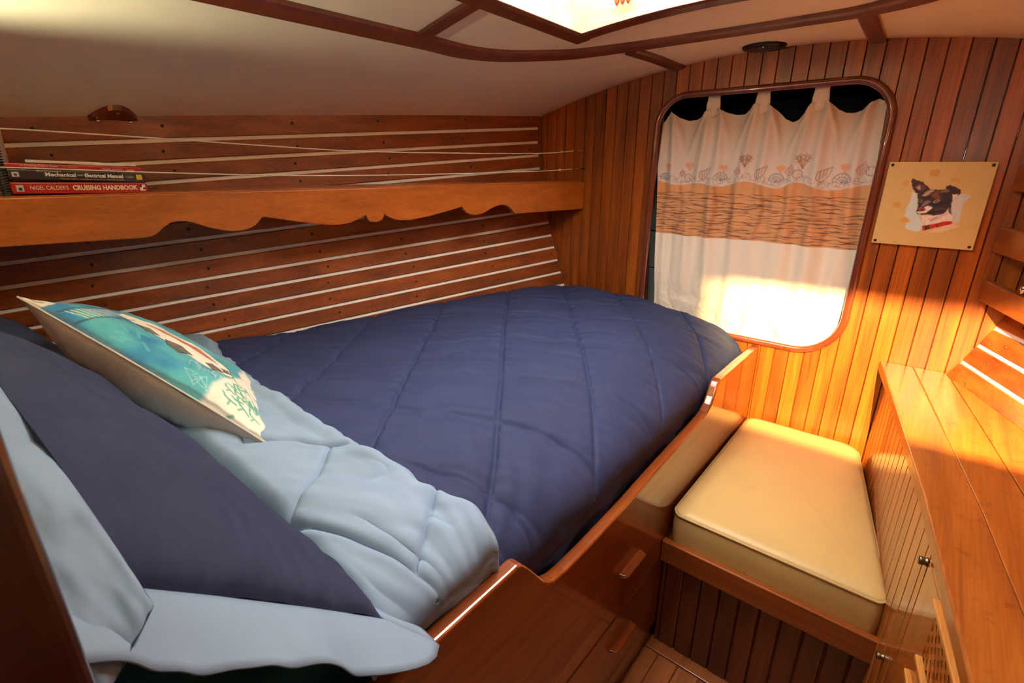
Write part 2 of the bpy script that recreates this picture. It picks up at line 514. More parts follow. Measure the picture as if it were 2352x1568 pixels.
mk('pane', ubox(HX0 - .012, HX1 + .012, HY0 - .012, HY1 + .012, .178 + hz, .178 + hz + .006), M['pane'], hat)

orn = thing('hanging_ornament', w(-.335, .62, .185), 'small red-tipped wire ornament hanging inside the bright hatch', 'ornament')
ox, oy = -.372, .668
mk('wire', tube([w(ox - .010, oy, .214), w(ox - .006, oy, .206), w(ox, oy, .203), w(ox + .006, oy, .206), w(ox + .008, oy, .306)], .0012, 6), M['black'], orn)
for k, dx in enumerate((-.009, -.001, .007)):
    mk('drop', lathe([(.001, 0), (.006, -.006), (.0075, -.014), (.005, -.022), (.001, -.027)], w(ox + dx, oy, .2045), (0, 0, 1), 10), M['ornred'], orn, smooth=True)

# ---- far bulkhead with the rounded opening
def fillet(poly, rad, n=10):
    out = []; m = len(poly)
    for i in range(m):
        p, a, b = Vector(poly[i]), Vector(poly[i - 1]), Vector(poly[(i + 1) % m])
        u, v = (a - p).normalized(), (b - p).normalized()
        ang = math.acos(max(-1, min(1, u.dot(v)))); r = rad[i]
        dd = r / math.tan(ang / 2); c = p + (u + v).normalized() * (r / math.sin(ang / 2))
        s, e_ = p + u * dd - c, p + v * dd - c
        for k in range(n + 1):
            t = k / n; q = s * (1 - t) + e_ * t
            out.append(c + q.normalized() * r)
    return out
def opening(ins):
    return fillet([(-.4735 + ins, -.3265 + ins), (-.0865 - ins, -.3265 + ins), (-.0850 - ins, .1262 - ins), (-.4705 + ins, .1250 - ins)], [.062 - ins, .078 - ins, .064 - ins, .062 - ins])
HOLE = [(p.x, p.y) for p in opening(.0075)]
hxl, hxr = min(p[0] for p in HOLE), max(p[0] for p in HOLE)
def holez(x):
    if x <= hxl or x >= hxr: return None
    zs = []
    for (a, b), (c, d_) in zip(HOLE, HOLE[1:] + HOLE[:1]):
        if (a - x) * (c - x) < 0 or a == x:
            zs.append(b + (d_ - b) * (x - a) / (c - a) if c != a else b)
    return (min(zs), max(zs)) if len(zs) > 1 else None
def wallpiece(cols, z0, yb):
    """front faces for columns [(x, y)], open where the hole is"""
    v, f = [], []
    for (xa, ya), (xb, yb_) in zip(cols[:-1], cols[1:]):
        ha, hb = holez(xa), holez(xb); hm = holez((xa + xb) / 2)
        ta, tb = zc(xa, 1) + .004, zc(xb, 1) + .004
        if hm is None:
            spans = [((z0, ta), (z0, tb))]
        else:
            ha = ha or (hm[0] * 0 - .12, -.12); hb = hb or (-.12, -.12)
            spans = [((z0, ha[0]), (z0, hb[0])), ((ha[1], ta), (hb[1], tb))]
        for (a0, a1), (b0, b1) in spans:
            n = len(v)
            v += [w(xa, ya, a0), w(xb, yb_, b0), w(xb, yb_, b1), w(xa, ya, a1), w(xa, yb, a0), w(xb, yb, b0), w(xb, yb, b1), w(xa, yb, a1)]
            f += [(n, n + 1, n + 2, n + 3), (n, n + 4, n + 5, n + 1), (n + 3, n + 2, n + 6, n + 7), (n + 7, n + 6, n + 5, n + 4)]
    return v, f
fine = [hxl + (hxr - hxl) * k / 40 for k in range(1, 40)]
xs = sorted([-.80, hxl, hxr, .30] + fine)
wf = mk('wall_far', wallpiece([(a, 1.0045) for a in xs], -.73, 1.009), M['bench']); tag(wf, kind='structure')
PW = .0244
k0 = -27
for k in range(k0, 17):
    x0 = -.1423 + PW * k; x1 = x0 + PW; g = .0011
    pts = [x0 + .0002, x0 + g, x0 + PW * .25, x0 + PW * .5, x0 + PW * .75, x1 - g, x1 - .0002]
    pts += [h for h in (hxl, hxr) if x0 + .0003 < h < x1 - .0003]
    pts = sorted(pts)
    cols = [(p, 1.003 if (p < x0 + .0008 or p > x1 - .0008) else 1.0) for p in pts]
    mk('plank', wallpiece(cols, -.73, 1.0044), M['plank_wall'], wf)

wn = fixn(mk('window_1', tube([w(p.x, .9985, p.y) for p in opening(.0060)], .0125, 14, True, .9, upv=(0, 1, 0)), M['frame'], smooth=True))
tag(wn, 'dark rounded wooden frame around the curtained opening', kind='structure')

# ---- the dark space behind the opening
def room_geo(x0, x1, y0, y1, z0, z1):
    v, f = box(*w(x0, 0, 0)[:1], w(x1, 0, 0)[0], 2 * y0, 2 * y1, 2 * z0 + CAMZ, 2 * z1 + CAMZ)
    return v, [q for i, q in enumerate(f) if i != 2]
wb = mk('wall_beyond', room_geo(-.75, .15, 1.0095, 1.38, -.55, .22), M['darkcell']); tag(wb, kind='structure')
lp = thing('padded_panel', w(-.53, 1.06, -.40), 'grey padded panel in the gap between curtain and opening frame', 'panel')
for z0, z1 in ((-.42, -.2195), (-.218, -.1395), (-.138, .02)):
    mk('pad', ubox(-.60, -.425, 1.055, 1.072, z0, z1), M['grey'], lp, bevel=.006, seg=3)

# ---- left hull: white lining and battens
def hull_surface(fn, qs, ys, off=0.0, sx=1):
    v = [w(fn(q, y)[0] + sx * off, y, fn(q, y)[2]) for q in qs for y in ys]
    n = len(ys)
    f = [(i * n + j, i * n + j + 1, (i + 1) * n + j + 1, (i + 1) * n + j) for i in range(len(qs) - 1) for j in range(n - 1)]
    return v, f
qs = [.14 - .02 * i for i in range(28)]
ysL = [YN + (1.002 - YN) * i / 12 for i in range(13)]
wl = mk('wall_left', hull_surface(lhull, qs, ysL), M['white'], smooth=True); tag(wl, kind='structure')

gaps = [.075, .046, .018, -.010, -.038, -.069, -.100, -.131, -.159, -.186, -.215, -.243, -.271, -.299, -.327]
gw = .0029
def batten_geo(fn, q0, q1, y0, y1, th, sx):
    """q0 lower edge, q1 upper edge"""
    ys = [y0 + (y1 - y0) * i / 10 for i in range(11)]
    c = .0009
    prof = [(q0, 0), (q0, th - c), (q0 + c, th), (q1 - c, th), (q1, th - c), (q1, 0)]
    v = []; f = []
    for y in ys:
        for q, d_ in prof:
            p = fn(q, y); v.append(w(p[0] + sx * d_, y, p[2]))
    for i in range(10):
        for k in range(6):
            f.append((i * 6 + k, i * 6 + (k + 1) % 6, (i + 1) * 6 + (k + 1) % 6, (i + 1) * 6 + k))
    f += [tuple(range(6))[::-1], tuple(60 + k for k in range(6))]
    return v, f
scr = bpy.data.meshes.new('screw')
_v, _f = lathe([(.0042, -.001), (.0042, .0006), (.0030, .0012), (.0012, .0005)], (0, 0, 0), (1, 0, 0), 10)
scr.from_pydata(_v, [], _f); scr.materials.append(M['screw'])
edges = [.112] + gaps
BT = .0035
for i in range(len(edges) - 1):
    q1 = edges[i] - (gw if i else 0); q0 = edges[i + 1] + gw
    b = fixn(mk('batten', batten_geo(lhull, q0, q1, YN, .993, BT, 1), M['batten'], wl))
    qm = (q0 + q1) / 2
    for k, yy in enumerate((.968, .80, .625, .468, .292, .16, .02)):
        p = lhull(qm + .001 * math.sin(i * 2.1 + k), yy + .006 * math.sin(i * 1.7 + k * 2.3) + .0045 * (i - 4) * 0.5)
        link('screw', scr, w(p[0] + BT, p[1], p[2]), b)
# vertical strip closing the batten ends against the bulkhead
def endstrip():
    v = []; f = []
    qq = [.0985 - .02 * i for i in range(23)]
    for q in qq:
        for yy, d_ in ((.9995, 0), (.9995, BT + .001), (.9905, BT + .001), (.9905, 0)):
            p = lhull(q, yy); v.append(w(p[0] + d_, yy, p[2]))
    for i in range(len(qq) - 1):
        for k in range(4):
            f.append((i * 4 + k, i * 4 + (k + 1) % 4, (i + 1) * 4 + (k + 1) % 4, (i + 1) * 4 + k))
    return v, f
t5 = fixn(mk('trim_5', endstrip(), M['batten'])); tag(t5, 'narrow wooden strip in the corner closing the batten ends', kind='structure')

# ---- right hull
wr = mk('wall_right', hull_surface(rhull, [.16 - .02 * i for i in range(36)], [YN + (1.002 - YN) * i / 40 for i in range(41)]), M['white'], smooth=True); tag(wr, kind='structure')
rg = [.06, .03, 0, -.03, -.06, -.09, -.12, -.15, -.198, -.228, -.2575, -.287, -.330]
for i in range(len(rg) - 1):
    b = fixn(mk('batten', batten_geo(rhull, rg[i + 1] + gw, rg[i] - gw, .40, .996, BT, -1), M['batten'], wr))
    for yy in (.955, .80, .62):
        p = rhull((rg[i] + rg[i + 1]) / 2, yy)
        s_ = link('screw', scr, w(p[0] - BT, p[1], p[2]), b); s_.rotation_euler = (0, 0, math.pi)

# ---- aft bulkheads and the door post beside the lens (close the space)
wnr = mk('wall_near', ubox(-1.02, -.243, -.165, -.145, -.60, .22), M['plank_wall']); tag(wnr, kind='structure')
wba = mk('wall_back', ubox(-1.1, .62, YN - .02, YN, -.745, .24), M['plank_wall']); tag(wba, kind='structure')
pst = mk('trim_6', ubox(-.190, -.1455, -.030, .0035, -.7235, .19), M['post'], bevel=.006, seg=3); tag(pst, 'dark blurred mahogany door post at the near left corner', kind='structure')

# ------------------------------------------------------------------ berth front
bf = thing('bunk', w(-.224, .4, -.724), 'glossy teak berth side board with scooped top edge and drawers', 'bunk')
prof = [(YN + .45, -.327), (.262, -.3265), (.269, -.3262), (.275, -.329), (.283, -.338), (.292, -.350), (.301, -.362), (.309, -.3725), (.317, -.380), (.327, -.3845), (.345, -.387), (.39, -.3875), (.485, -.3835), (.543, -.3785), (.62, -.3735), (.686, -.3695), (.715, -.3675), (.735, -.364), (.748, -.357), (.757, -.347), (.765, -.333), (.771, -.3255), (.779, -.3225), (.80, -.3225), (.90, -.3245), (.999, -.3275)]
pts = [w(-.231, a, b) for a, b in prof] + [w(-.231, .999, -.5575), w(-.231, YN + .45, -.5575)]
fixn(mk('side_board', prism(pts, (.028, 0, 0)), M['berth'], bf, bevel=.006, seg=3))
dr = fixn(mk('drawer', ubox(-.231, -.2173, -.17, .640, -.690, -.5605), M['berth'], bf, bevel=.003))
def pull(y0, y1, z, par):
    yy = [y0, y0 + .003, (y0 + y1) / 2, y1 - .003, y1]
    v = []; f = []
    for a in yy:
        b = 0 if a in (y0, y1) else .009
        for dx, dz in ((-.001, .0024), (b * .9 + .001, .0022), (b + .0015, 0), (b * .8, -.0022), (-.001, -.0024)):
            v.append(w(-.217 + dx, a, z + dz))
    for i in range(4):
        for k in range(5):
            f.append((i * 5 + k, i * 5 + (k + 1) % 5, (i + 1) * 5 + (k + 1) % 5, (i + 1) * 5 + k))
    f += [tuple(range(5))[::-1], tuple(20 + k for k in range(5))]
    return fixn(mk('handle', (v, f), M['berth'], par))
pull(.470, .527, -.487, bf)
pull(.462, .522, -.608, dr)
mk('toe_board', ubox(-.231, -.2215, -.17, .612, -.7235, -.6925), M['bench'], bf)

# ------------------------------------------------------------------ bench
bn = thing('bench', w(-.08, .8, -.724), 'low teak bench box with vertical planks under the tan cushion', 'bench')
fx0, fx1 = -.2168, .072
mk('rail', ubox(fx0, .063, .603, .6135, -.5565, -.5205), M['rail'], bn, bevel=.004, seg=3)
x = -.2365
for k in range(12):
    a, b = x + .0005, x + .0262
    a = max(a, fx0 + .0003)
    if a < .072:
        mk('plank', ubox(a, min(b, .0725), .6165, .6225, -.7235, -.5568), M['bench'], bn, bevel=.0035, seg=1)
    x += .0264
mk('seat_board', hexa([w(fx0, .6145, -.544), w(.060, .6145, -.544), w(-.018, .999, -.544), w(fx0, .999, -.544), w(fx0, .6145, -.536), w(.060, .6145, -.536), w(-.018, .999, -.536), w(fx0, .999, -.536)]), M['rail'], bn)

mk('backing', ubox(-.2165, .074, .6226, .630, -.7235, -.545), M['bench'], bn)
# ---- cushion
def cushion():
    C = [(-.2115, .613), (.0475, .6135), (-.030, .994), (-.2135, .994)]
    rad = [.018, .012, .030, .020]
    ring = fillet(C, rad, 6)
    cx = sum(p.x for p in ring) / len(ring); cy = sum(p.y for p in ring) / len(ring)
    v = []; f = []
    lay = [(-.535, .985), (-.5335, .996), (-.527, 1.0), (-.50, 1.004), (-.482, 1.0), (-.4755, .994), (-.4725, .982), (-.4695, .92), (-.4675, .80), (-.4662, .6), (-.4655, .3)]
    n = len(ring)
    for z, s in lay:
        for p in ring:
            v.append(w(cx + (p.x - cx) * s, cy + (p.y - cy) * s, z + .0012 * math.sin(p.x * 40 + p.y * 23) * (z > -.474)))
    for i in range(len(lay) - 1):
        for k in range(n):
            f.append((i * n + k, i * n + (k + 1) % n, (i + 1) * n + (k + 1) % n, (i + 1) * n + k))
    f.append(tuple(range(n))[::-1])
    v.append(w(cx, cy, -.4653)); c = len(v) - 1; b = (len(lay) - 1) * n
    for k in range(n): f.append((b + k, b + (k + 1) % n, c))
    edge = [w(cx + (p.x - cx) * .9965, cy + (p.y - cy) * .9965, -.4765 + .0004 * math.sin(i * 1.3)) for i, p in enumerate(ring)]
    return (v, f), edge
cg, ce = cushion()
cu = thing('seat_cushion', w(-.1, .8, -.535), 'tan vinyl seat cushion with piped edge on the low bench', 'cushion')
body = mk('pad', cg, M['vinyl'], cu, smooth=True)
mk('piping', tube(ce, .0034, 8, True), M['piping'], cu, smooth=True)

# ------------------------------------------------------------------ right cabinet and counter
cb = thing('side_cabinet', w(.1, .6, -.724), 'teak side cabinet with grooved planks and lattice vent door', 'cabinet')
fa = Vector((-.020, 1.0)); fd = (Vector((.085, .364)) - fa); fl = fd.length; fd.normalize()
fn_ = Vector((fd.y, -fd.x)) * 1.0      # outward (towards the cabin)
if fn_.x > 0: fn_ = -fn_
def face(s, z, out=0.0):
    """point on the cabinet face: s along the face from the bulkhead, towards the lens"""
    p = fa + fd * s + fn_ * out
    return w(p.x, p.y, z)
def fbox(s0, s1, z0, z1, o0, o1):
    return hexa([face(s0, z0, o0), face(s1, z0, o0), face(s1, z0, o1), face(s0, z0, o1), face(s0, z1, o0), face(s1, z1, o0), face(s1, z1, o1), face(s0, z1, o1)])
mk('carcass', fbox(.002, 1.25, -.7235, -.328, -.012, -.0045), M['cab'], cb)
s = .004
sd = (Vector((.0573, .5319)) - fa).length        # where the vent door starts
while s < sd - .03:
    fixn(mk('plank', fbox(s + .0005, s + .0248, -.7235, -.3285, -.0042, 0), M['cab'], cb, bevel=.0024, seg=1))
    s += .0253
fixn(mk('stile', fbox(s + .0005, sd - .0008, -.7235, -.3285, -.0042, 0), M['cab'], cb, bevel=.0016, seg=1))
# vent door: frame pieces around two lattice openings
dd_ = fixn
door = mk('door', fbox(sd + .0008, 1.25, -.345, -.3285, -.0042, 0), M['cab'], cb, bevel=.0016, seg=1); fixn(door)
l0 = sd + .055
fixn(mk('door_stile', fbox(sd + .0008, l0, -.70, -.3462, -.0042, 0), M['cab'], cb, bevel=.001, seg=1))
fixn(mk('door_rail', fbox(l0, 1.25, -.70, -.4075, -.0042, 0), M['cab'], cb, bevel=.001, seg=1))
mk('vent_backing', fbox(l0 - .002, 1.25, -.41, -.343, -.0044, -.0040), M['black'], cb)
for z, a in ((-.3475, l0 - .004), (-.4065, l0 + .000), (-.4375, l0 - .013)):
    fixn(mk('vent_strip', fbox(a, 1.25, z - .0024, z + .0024, -.001, .0045), M['strip'], cb, bevel=.002))
# diagonal lattice slats, clipped to the vent opening
za, zb = -.4040, -.3500
H = zb - za
pitch_l = .0128
for lay_, sgn in ((0, 1), (1, -1)):
    k = -6
    while k < 28:
        c = l0 + k * pitch_l
        p0 = (c, za) if sgn > 0 else (c, zb)
        p1 = (c + H, zb) if sgn > 0 else (c + H, za)
        k += 1
        if p1[0] < l0 + .004 or p0[0] > l0 + .36: continue
        if p0[0] < l0:
            t = (l0 - p0[0]) / (p1[0] - p0[0]); p0 = (l0, p0[1] + (p1[1] - p0[1]) * t)
        hw = .0017
        dx, dz = (p1[0] - p0[0]), (p1[1] - p0[1]); ln = math.hypot(dx, dz)
        nx, nz = -dz / ln * hw, dx / ln * hw
        o0 = -.0020 + lay_ * .0010; o1 = o0 + .0010
        q = [(p0[0] + nx, p0[1] + nz), (p0[0] - nx, p0[1] - nz), (p1[0] - nx, p1[1] - nz), (p1[0] + nx, p1[1] + nz)]
        fixn(mk('slat', hexa([face(a, b, o0) for a, b in q] + [face(a, b, o1) for a, b in q]), M['cab'], cb))
def knob(s, z, parent):
    ax = Vector((fn_.x, fn_.y, 0)); o = Vector(face(s, z, 0))
    return mk('knob', lathe([(.0085, -.001), (.0085, .003), (.0065, .0045), (.0078, .007), (.0084, .012), (.007, .0140), (.003, .0145)], o, ax, 16), M['brass'], parent, smooth=True)
knob(sd - .003, -.349, cb)
knob((Vector((.0516, .5665)) - fa).length, -.504, cb)

co = thing('counter_top', w(.12, .55, -.328), 'worn teak plank counter top along the right side', 'counter')
front = [(-.031, .999), (.006, .800), (.043, .593), (.076, .364), (.098, .18), (.118, 0.0), (.135, -.2), (.15, YN)]
for i in range(9):
    a0 = .0440 * i + (.0006 if i else 0); a1 = .0440 * (i + 1) - .0006
    if i == 0: a1 = .0446
    L_ = []; R_ = []
    fy = [f_[1] for f_ in front[::-1]]; fx_ = [f_[0] for f_ in front[::-1]]
    for st in range(61):
        py = .999 + (YN - .999) * st / 60; px = float(np.interp(py, fy, fx_))
        lim = rhull(-.311, py)[0] - BT - .0015          # each plank stops at the hull battens
        if px + a0 < lim - .002:
            L_.append((px + a0, py)); R_.append((min(px + a1, lim), py))
    if len(L_) < 4: continue
    poly = L_ + R_[::-1]
    g = prism([w(a, b, -.327) for a, b in poly], (0, 0, .032))
    fixn(mk('plank', g, M['counter'], co, bevel=.0016 if i else .004, seg=1 if i else 3))

# ------------------------------------------------------------------ right-hand shelves
def rshelf(z0, z1, label, knobat=None, x1=.0625, ylo=.35):
    sl = .32
    t = thing('wall_shelf', w(x1 + .1, .8, z0), label, 'shelf', 'shelves on the right hull side')
    def pt(y, z, off=0): return w(x1 + sl * (1 - y) + off, y, z)
    g = hexa([pt(.998, z0), pt(ylo, z0), pt(ylo, z0, .013), pt(.998, z0, .013), pt(.998, z1), pt(ylo, z1), pt(ylo, z1, .013), pt(.998, z1, .013)])
    fixn(mk('fascia', g, M['rshelf'], t, bevel=.005, seg=3))
    zz = z0 + .010
    a = [pt(.998, zz, .0135), pt(ylo, zz, .0135), w(rhull(zz, ylo)[0] - BT, ylo, zz), w(rhull(zz, .7)[0] - BT, .7, zz), w(rhull(zz, .998)[0] - BT, .998, zz)]
    fixn(mk('board', prism(a, (0, 0, .016)), M['rshelf'], t))
    if knobat:
        o = Vector(pt(knobat, z1, .006))
        mk('peg', lathe([(.006, -.001), (.006, .010), (.009, .014), (.0095, .020), (.007, .024), (.002, .025)], o, (0, 0, 1), 14), M['chrome'], t, smooth=True)
    return t
rshelf(-.190, -.160, 'lowest narrow teak shelf with chrome peg on the right side', .905)
rshelf(-.120, -.0845, 'middle teak shelf board on the right side above the chrome peg shelf')
rshelf(-.0365, -.002, 'uppermost teak shelf board at the right edge beside the painted dog panel')

# slotted box spotlight under the ceiling: throws a band of warm light on the far end of the counter
LX, LY, LZ = .100, .100, .118
ul = thing('ceiling_spotlight', w(LX, LY, LZ - .06), 'small slotted box spotlight hung from the ceiling beside the viewer', 'lamp')
def plate(name, a, b, x0, x1, th):
    """sloping plate between (y, z) points a and b"""
    return fixn(mk(name, hexa([w(x0, a[0], a[1]), w(x1, a[0], a[1]), w(x1, b[0], b[1]), w(x0, b[0], b[1]), w(x0, a[0], a[1] + th), w(x1, a[0], a[1] + th), w(x1, b[0], b[1] + th), w(x0, b[0], b[1] + th)]), M['lampshell'], ul))
plate('lid', (LY - .022, LZ + .0115), (LY + .080, LZ - .0294), LX - .062, LX + .034, .0016)
plate('base_plate', (LY - .022, LZ - .0050), (LY + .080, LZ - .0560), LX - .062, LX + .034, -.0016)
mk('back_plate', ubox(LX - .062, LX + .034, LY - .0236, LY - .022, LZ - .0060, LZ + .0130), M['lampshell'], ul)
mk('side_plate', ubox(LX + .0324, LX + .034, LY - .022, LY + .078, LZ - .0550, LZ + .0115), M['lampshell'], ul)
mk('side_plate', ubox(LX - .0124, LX - .0108, LY - .022, LY + .025, LZ - .024, LZ + .0100), M['lampshell'], ul)
mk('stem', tube([w(LX, LY - .018, LZ + .011), w(LX, LY - .018, zc(LX, LY) + .002)], .008, 10), M['brass'], ul, smooth=True)
light('ceiling_spotlight_bulb', 'POINT', w(LX, LY, LZ), P_PUCK, (1.0, .66, .26), shadow_soft_size=.0035)

# ------------------------------------------------------------------ left shelf with scalloped fascia
SA = math.radians(12.5)
sd_ = Vector((math.sin(SA), math.cos(SA), 0)); sn_ = Vector((math.cos(SA), -math.sin(SA), 0))   # along / inboard
S0 = Vector((-.624, 1.0, 0))
def sp(s, z, out=0.0):
    p = S0 + sd_ * s + sn_ * out
    return w(p.x, p.y, z)
sh = thing('book_shelf', w(-.78, .5, -.095), 'long teak wall shelf with scalloped lower edge above the bed', 'shelf')
sc_pts = [(-1.30, -.092), (-.95, -.0915), (-.812, -.0925), (-.804, -.0915), (-.797, -.0875), (-.790, -.0815), (-.781, -.0755), (-.772, -.0735), (-.763, -.0742), (-.755, -.0764), (-.739, -.0836), (-.721, -.0895), (-.707, -.0921), (-.695, -.0918), (-.685, -.0895), (-.677, -.0855), (-.671, -.0805), (-.667, -.0755), (-.6645, -.0745), (-.650, -.0773), (-.630, -.0818), (-.598, -.0882), (-.572, -.0925), (-.552, -.0935), (-.536, -.0915), (-.524, -.0878), (-.514, -.0838), (-.508, -.0808), (-.506, -.0868), (-.502, -.0915), (-.493, -.0935), (-.484, -.0920), (-.478, -.0880), (-.4755, -.0812), (-.468, -.0865), (-.458, -.0908), (-.446, -.0932), (-.426, -.0936), (-.388, -.0892), (-.357, -.0837), (-.335, -.0792), (-.3205, -.0763), (-.317, -.0815), (-.311, -.0872), (-.302, -.0918), (-.287, -.0935), (-.271, -.0903), (-.250, -.0816), (-.240, -.0785), (-.230, -.0772), (-.220, -.0778), (-.212, -.0808), (-.205, -.0858), (-.199, -.0925), (-.194, -.0957), (-.124, -.0963), (-.002, -.0963)]
poly = [sp(-.002, -.0390), sp(-1.30, -.0365)] + [sp(a, b) for a, b in sc_pts]
fixn(mk('fascia', prism(poly, -sn_ * .022), M['fascia'], sh, bevel=.0025, seg=2))
bp_ = [sp(-.002, -.050, -.0115), sp(-1.15, -.050, -.0115)] + [w(lhull(-.045, y)[0] + BT + .0008, y, -.050) for y in (-.10, .2, .5, .8, .996)]
fixn(mk('board', prism(bp_, (0, 0, .028)), M['fascia'], sh))

# ---- retaining cords
for nm, lab, P3 in (('retaining_cord', 'upper thin braided cord strung across the book shelf', [(-.845, -.02, .0365), (-.819, .1023, .0362), (-.8029, .175, .0332), (-.784, .2601, .0292), (-.7616, .3611, .0239), (-.7346, .4832, .0186), (-.7012, .6339, .0172), (-.6495, .8669, .0191), (-.6275, .966, .0255)]),
                    ('retaining_cord', 'lower thin braided cord strung across the book shelf', [(-.845, -.02, -.001), (-.8212, .0927, -.0041), (-.7928, .2207, -.0104), (-.763, .3552, -.0158), (-.7354, .4793, -.018), (-.7016, .6319, -.0179), (-.6493, .8677, -.0149), (-.6285, .962, -.0110)])):
    t = thing(nm, w(-.73, .5, P3[4][2]), lab, 'cord', 'cords across the book shelf')
    path = smoothpath(P3, 6)
    mk('line', tube([w(*p) for p in path], .0016, 8), M['cord'], t, smooth=True)
    e_ = Vector(P3[-1]); b_ = Vector(P3[-2]); d_ = (e_ - b_).normalized()
    kn = e_ - d_ * .042
    mk('knot', lathe([(.001, -.005), (.0035, -.003), (.004, 0), (.0035, .003), (.001, .005)], w(*kn), d_, 10), M['cord'], t, smooth=True)
    mk('crimp', lathe([(.0022, -.008), (.0026, -.006), (.0026, .006), (.0022, .008)], w(*(e_ - d_ * .004)), d_, 10), M['chrome'], t, smooth=True)
    hk = thing('eye_hook', w(e_.x, .99, e_.z), ('upper' if 'upper' in lab else 'lower') + ' small metal eye hook in the bulkhead holding a shelf cord', 'hook', 'hooks for the shelf cords')
    ring = [(Vector(w(e_.x + .001, .974, e_.z)) + Vector((.0045 * math.cos(a), .0055 * math.sin(a), 0))) for a in [i * math.pi / 8 for i in range(16)]]
    mk('eye', tube(ring, .0013, 8, True), M['chrome'], hk, smooth=True)
    mk('shank', lathe([(.0045, .0), (.0045, .004), (.0022, .008), (.0018, .043)], w(e_.x + .001, .9999, e_.z), (0, -1, 0), 12), M['chrome'] if 'upper' in lab else M['screw'], hk, smooth=True)

# ---- books on the shelf
def spine_text(body, s0, s1, z, size, mat, parent, out, bold=0.0, ang=0.0, name='title'):
    c = bpy.data.curves.new('lettering', 'FONT'); c.body = body; c.size = size; c.align_y = 'CENTER'; c.offset = bold; c.resolution_u = 3
    o = bpy.data.objects.new('lettering', c); COL.objects.link(o)
    dg = bpy.context.evaluated_depsgraph_get()
    me = bpy.data.meshes.new_from_object(o.evaluated_get(dg))
    bpy.data.objects.remove(o)
    me.name = name
    xa = sd_; za = Vector((0, 0, 1))
    wid_ = max(v.co.x for v in me.vertices); squeeze = 2 * (s1 - s0) / wid_
    xr = (xa * math.cos(ang) + za * math.sin(ang)); zr = (za * math.cos(ang) - xa * math.sin(ang))
    o0 = Vector(sp(s0, z, out))
    for v in me.vertices:
        q = v.co.copy()
        v.co = xr * q.x * squeeze + zr * q.y
    me.materials.clear(); me.materials.append(mat)
    return link(name, me, o0, parent)

def book(name, label, s0, s1, z0l, z1l, dz, depth, cover, gap=.0011, out=-.018):
    """lying book: spine towards the cabin, left end raised by -dz over its length"""
    ang = math.atan2(dz, (s1 - s0))
    t = thing(name, sp((s0 + s1) / 2, z0l, out), label, 'book', 'books lying on the shelf')
    def pt(s, z, o): return sp(s, z + dz * (s - s0) / (s1 - s0), o)
    def bx_(a0, a1, z0, z1, o0, o1):
        return hexa([pt(a0, z0, o0), pt(a1, z0, o0), pt(a1, z0, o1), pt(a0, z0, o1), pt(a0, z1, o0), pt(a1, z1, o0), pt(a1, z1, o1), pt(a0, z1, o1)])
    fixn(mk('cover', bx_(s0, s1, z0l, z0l + gap, out, out - depth), cover, t, bevel=.0006, seg=1))
    fixn(mk('cover', bx_(s0, s1, z1l - gap, z1l, out, out - depth), cover, t, bevel=.0006, seg=1))
    fixn(mk('spine', bx_(s0, s1, z0l, z1l, out + .0022, out - .0006), cover, t, bevel=.003, seg=3))
    fixn(mk('pages', bx_(s0 + .003, s1 - .003, z0l + gap, z1l - gap, out - .001, out - depth + .003), M['paper'], t))
    return t, ang
b1, a1 = book('book', 'thick red book at the bottom of the shelf stack, cream capital lettering', -.927, -.796, -.0338, -.0205, -.0030, .075, M['red'])
spine_text("NIGEL CALDER'S", -.9105, -.8755, -.0274, .0125, M['ink_c'], b1, -.0156, .0001, a1)
spine_text("CRUISING HANDBOOK", -.8715, -.8065, -.0283, .0150, M['ink_c'], b1, -.0156, .0006, a1)
def mark(parent, mat, a0, a1_, z0, z1, o=-.0156):
    return fixn(mk('emblem', hexa([sp(a, z, q) for q in (o - .0006, o) for a, z in ((a0, z0), (a1_, z0), (a1_, z1), (a0, z1))]), mat, parent))
mark(b1, M['ink_s'], -.9225, -.9160, -.0312, -.0240); mark(b1, M['black'], -.9205, -.9175, -.0300, -.0268, -.0154)
mark(b1, M['ink_w'], -.8042, -.7985, -.0335, -.0262); mark(b1, M['black'], -.8042, -.8018, -.0292, -.0262, -.0154); mark(b1, M['black'], -.8008, -.7985, -.0318, -.0296, -.0154)
b2, a2 = book('book', 'black technical manual with white lettering in the middle of the shelf stack', -.9265, -.7965, -.0175, -.0055, -.0058, .072, M['blackcover'])
spine_text("BOATOWNER'S", -.9004, -.8785, -.0083, .0058, M['ink_s'], b2, -.0156, 0, a2)
spine_text("Mechanical", -.8938, -.8653, -.0124, .0118, M['ink_w'], b2, -.0156, .0004, a2)
spine_text("AND", -.8642, -.8582, -.0136, .0070, M['ink_s'], b2, -.0156, .0001, a2)
spine_text("Electrical Manual", -.8572, -.8190, -.0141, .0118, M['ink_w'], b2, -.0156, .0004, a2)
spine_text("Maintain, Repair, and Improve Your Boat's Essential Systems", -.8806, -.8186, -.0172, .0046, M['ink_g'], b2, -.0156, 0, a2)
spine_text("Calder", -.8166, -.8080, -.0163, .0080, M['ink_s'], b2, -.0156, 0, a2)
mark(b2, M['ink_g'], -.8055, -.7995, -.0200, -.0138)
mark(b2, M['ink_s'], -.9227, -.9165, -.0146, -.0092); mark(b2, M['black'], -.9210, -.9182, -.0134, -.0110, -.0154)
b3, a3 = book('book', 'thin crimson guide book lying on top of the black manual', -.927, -.7985, -.0052, .0010, -.0058, .070, M['crimson'], .0008)
spine_text("A Cruising Cook's Guide", -.9130, -.8800, -.0020, .0058, M['ink_c'], b3, -.0156, 0, a3)
spine_text("- TO MEXICO", -.8785, -.8610, -.0041, .0046, M['ink_g'], b3, -.0156, 0, a3)
spine_text("- Heather Stockard", -.8400, -.8184, -.0063, .0050, M['ink_c'], b3, -.0156, 0, a3)
